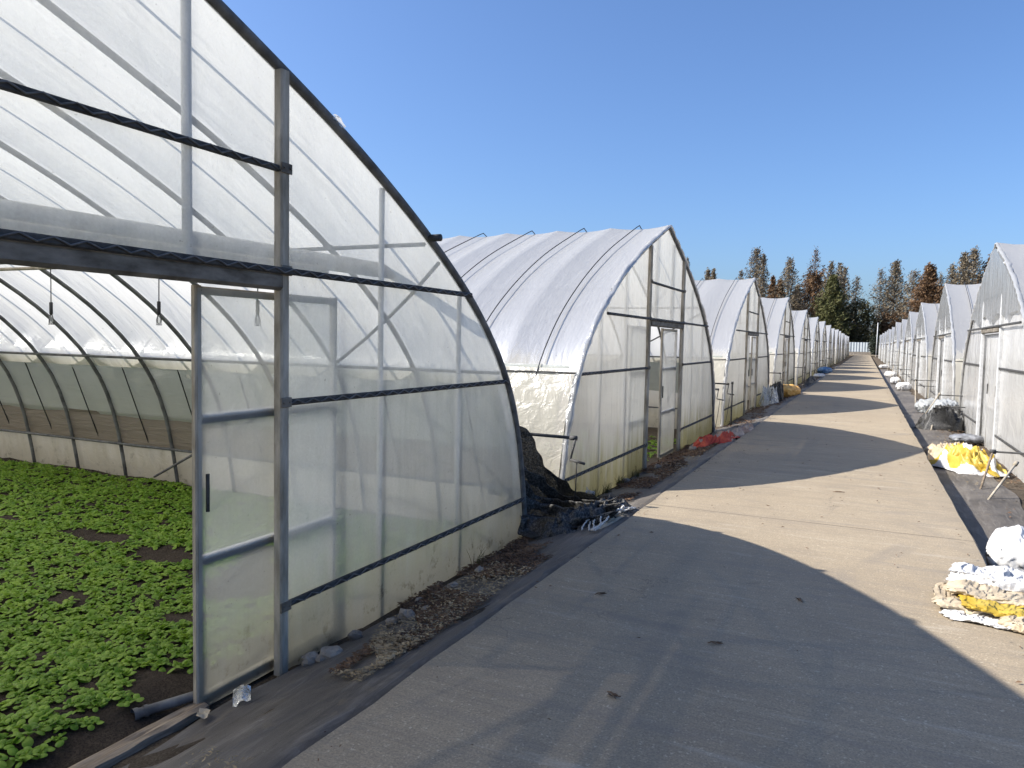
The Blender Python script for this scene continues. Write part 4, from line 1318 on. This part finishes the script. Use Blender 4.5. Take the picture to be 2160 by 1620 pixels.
TR = [(-33.5, 150, 18.8, 1.9, .5, 'needle_grey', 0), (-29.9, 154, 16.9, 1.9, .55, 'needle_grey', 0), (-27.5, 146, 16.1, 1.7, .5, 'needle_grey', 0), (-23.8, 158, 17.0, 2.0, .15, 'needle_grey', 0),
      (-21.0, 158, 21.3, 3.2, .65, 'needle_grey', .0), (-18.6, 150, 19.3, 1.9, .35, 'needle_grey', 0), (-16.4, 146, 14.5, 1.6, .5, 'needle_brown', 0), (-15.2, 146, 13.8, 1.9, .7, 'needle_brown', 0),
      (-13.5, 146, 17.7, 3.0, .5, 'needle_grey', .0), (-12.9, 158, 13.6, 1.8, .6, 'needle_grey', 0), (-10.3, 162, 21.3, 3.3, 1.25, 'needle_brown', .26), (-7.0, 154, 17.8, 2.4, .4, 'needle_grey', 0),
      (-6.1, 146, 14.3, 2.7, 1.25, 'needle_green', 0), (-5.3, 150, 17.1, 2.0, .35, 'needle_grey', 0), (-4.6, 162, 17.5, 2.4, .3, 'needle_grey', .0), (-2.4, 162, 15.6, 2.5, .08, 'needle_grey', 0),
      (1.9, 154, 16.1, 2.6, .10, 'needle_grey', 0), (4.1, 154, 17.6, 2.9, .6, 'needle_grey', 0), (6.9, 150, 15.4, 3.4, .22, 'needle_grey', 0), (9.2, 146, 15.9, 2.7, 1.2, 'needle_brown', 0),
      (11.4, 154, 15.1, 2.0, .08, 'needle_grey', 0), (12.8, 150, 16.4, 2.1, .3, 'needle_grey', 0), (13.9, 146, 17.9, 2.6, .6, 'needle_grey', 0), (16.2, 154, 19.5, 3.2, .6, 'needle_grey', 0), (19.1, 154, 18.3, 3.0, 1.1, 'needle_brown', 0)]
TL = ['dark conifer tip just showing over the slope of the second greenhouse gable', 'left tip of the pair of conifer tips above the third greenhouse roof', 'right tip of the pair of conifer tips above the third greenhouse roof', 'thin nearly bare conifer tip alone above the third greenhouse roof',
      'tallest conifer above the third greenhouse gable peak', 'slim sparse conifer right beside the one over the third gable', 'short dark conifer between the third and fourth gable peaks', 'small rusty conifer left of the fourth gable peak',
      'broad grey-brown conifer rising right over the fourth gable peak', 'low bushy conifer right of the fourth gable peak', 'dense rust-brown conifer with a bare pointed tip', 'grey conifer standing behind the dense olive green one',
      'dense olive green conifer left of the round dark tree', 'slim grey conifer just right of the olive green one', 'reddish sparse conifer over the left half of the round dark tree', 'thin bare conifer over the middle of the round dark tree',
      'thin bare conifer at the right side of the road end', 'full grey-brown conifer over the low rusty trees', 'broad open branched conifer left of the dense brown one on the right', 'dense brown conifer on the right of the road end',
      'very thin bare conifer right of the dense brown one', 'sparse conifer over the second right greenhouse, left of a taller pair', 'left one of the tall pair over the second right greenhouse', 'right one of the tall pair over the second right greenhouse', 'dense brown conifer half hidden by the nearest right greenhouse']
for i, (x, y, h, w, dn, mt, bt) in enumerate(TR):
    redwood(x, y, h, w * 2.0, dn, mt, TL[i], 300 + i, base=.14 if dn > .3 else .25, bare_top=bt)

def broadleaf(name, lab, x, y, blobs, mat, seed, n, s, trunk=True, group=None):
    rg = random.Random(seed)
    r = thing(name, lab, 'tree' if trunk else 'bush', (x, y, 0), 0, group)
    if trunk:
        b = MB()
        top = max(c[2] for c, _ in blobs)
        b.tube([(0, 0, 0), (.1, 0, top * .4), (.0, 0, top * .9)], [.35, .28, .08], 8)
        for c, rad in blobs:
            b.tube([(.05, 0, top * .35), (c[0] * .5, c[1] * .5, c[2] * .7), tuple(c)], [.16, .10, .03], 5)
        b.build('trunk', M['bark'], r)
    cr = MB()
    tot = sum(rad[0] * rad[2] for _, rad in blobs)
    for c, rad in blobs:
        for i in range(int(n * rad[0] * rad[2] / tot)):
            d = Vector((rg.gauss(0, 1), rg.gauss(0, 1), rg.gauss(0, 1))).normalized()
            k = rg.uniform(.55, 1.0) * (1 + .28 * nz(d, 2.2, seed) + .14 * nz(d, 6, seed))
            p = Vector((c[0] + d.x * rad[0] * k, c[1] + d.y * rad[1] * k, max(.1, c[2] + d.z * rad[2] * k)))
            if nz(p, .9, seed) < -.28: continue
            quads(cr, p, s, rg)
    cr.build('crown', M[mat], r, smooth=False)
broadleaf('broadleaf_tree', 'large round dark brown-green tree left of the road end', -1.7, 148, [((0, 0, 6.0), (2.9, 2.6, 4.2)), ((-1.9, 0, 4.4), (2.2, 2, 3.6)), ((2.0, 0, 4.8), (2.2, 2, 3.6)), ((.8, 0, 8.0), (2.0, 2, 2.2)), ((-.5, -1, 2.6), (3.8, 2, 2.4))], 'broad', 5, 7000, .22, group='round trees at the road end')
broadleaf('broadleaf_tree', 'low rusty brown round tree right of the road end', 4.0, 150, [((0, 0, 5.6), (2.4, 2, 3.0)), ((2.0, 0, 4.4), (2.4, 2, 3.0)), ((-1.2, 0, 3.8), (1.6, 2, 3.0)), ((4.4, 0, 3.6), (2.6, 2, 2.6))], 'broad_brown', 6, 5200, .22, group='round trees at the road end')
broadleaf('broadleaf_tree', 'low dark scrubby tree behind the white sheet fence', -1.2, 160, [((0, 0, 2.9), (3.6, 2, 2.9)), ((-3.6, 0, 2.5), (2.6, 2, 2.5))], 'broad', 16, 3000, .22, group='round trees at the road end')
broadleaf('evergreen_bush', 'round black-green clipped bush at the right of the road end', 1.75, 141.6, [((0, 0, 1.9), (1.35, 1.3, 1.8))], 'evergreen', 7, 3600, .15, trunk=False)
for sgn, x0, lab in ((-1, -40.0, 'low mixed scrub behind the far left greenhouses'), (1, 21.0, 'low mixed scrub behind the far right greenhouses')):
    broadleaf('scrub_tree', lab, x0, 168, [((sgn * q * 4.0, 0, 2.6), (3.4, 2, 2.6 + .5 * math.sin(q * 2.1))) for q in range(-4, 6)], 'broad', 50 + sgn, 3000, .3, trunk=True, group='scrub beyond the rows')

r = thing('sheet_fence', 'white sheet fence closing the far end of the road', 'fence', (-1.6, 143.0, 0.2))
for k in range(5):
    b = MB()
    P = []
    for i in range(13):
        P.append([(-3.4 + k * 1.35 + 1.33 * i / 12, .03 * math.sin(i * 1.6), z) for z in (.55, 1.2, 2.2)])
    b.grid(P)
    b.box((-3.4 + k * 1.35 + .665, .06, 1.4), (1.33, .03, 1.5))
    b.build('sheet_panel', M['fence'], r, smooth=False)
for k in range(6):
    b = MB(); b.tube([(-3.41 + k * 1.35, .10, 0), (-3.41 + k * 1.35, .10, 2.2)], .04, 6); b.build('fence_post', M['steel'], r)
b = MB(); b.box((0, .02, .26), (6.9, .18, .52)); b.build('kerb_wall', M['stone'], r, smooth=False)
r = thing('lamp_pole', 'thin grey pole standing before the black-green bush', 'pole', (1.6, 135.0, 0))
b = MB(); b.tube([(0, 0, 0), (.05, 0, 5.6)], [.09, .06], 8); b.build('shaft', M['steel'], r)
b = MB(); b.tube([(0, 0, 0), (0, 0, .25)], [.16, .12], 8); b.build('pole_base', M['stone'], r)
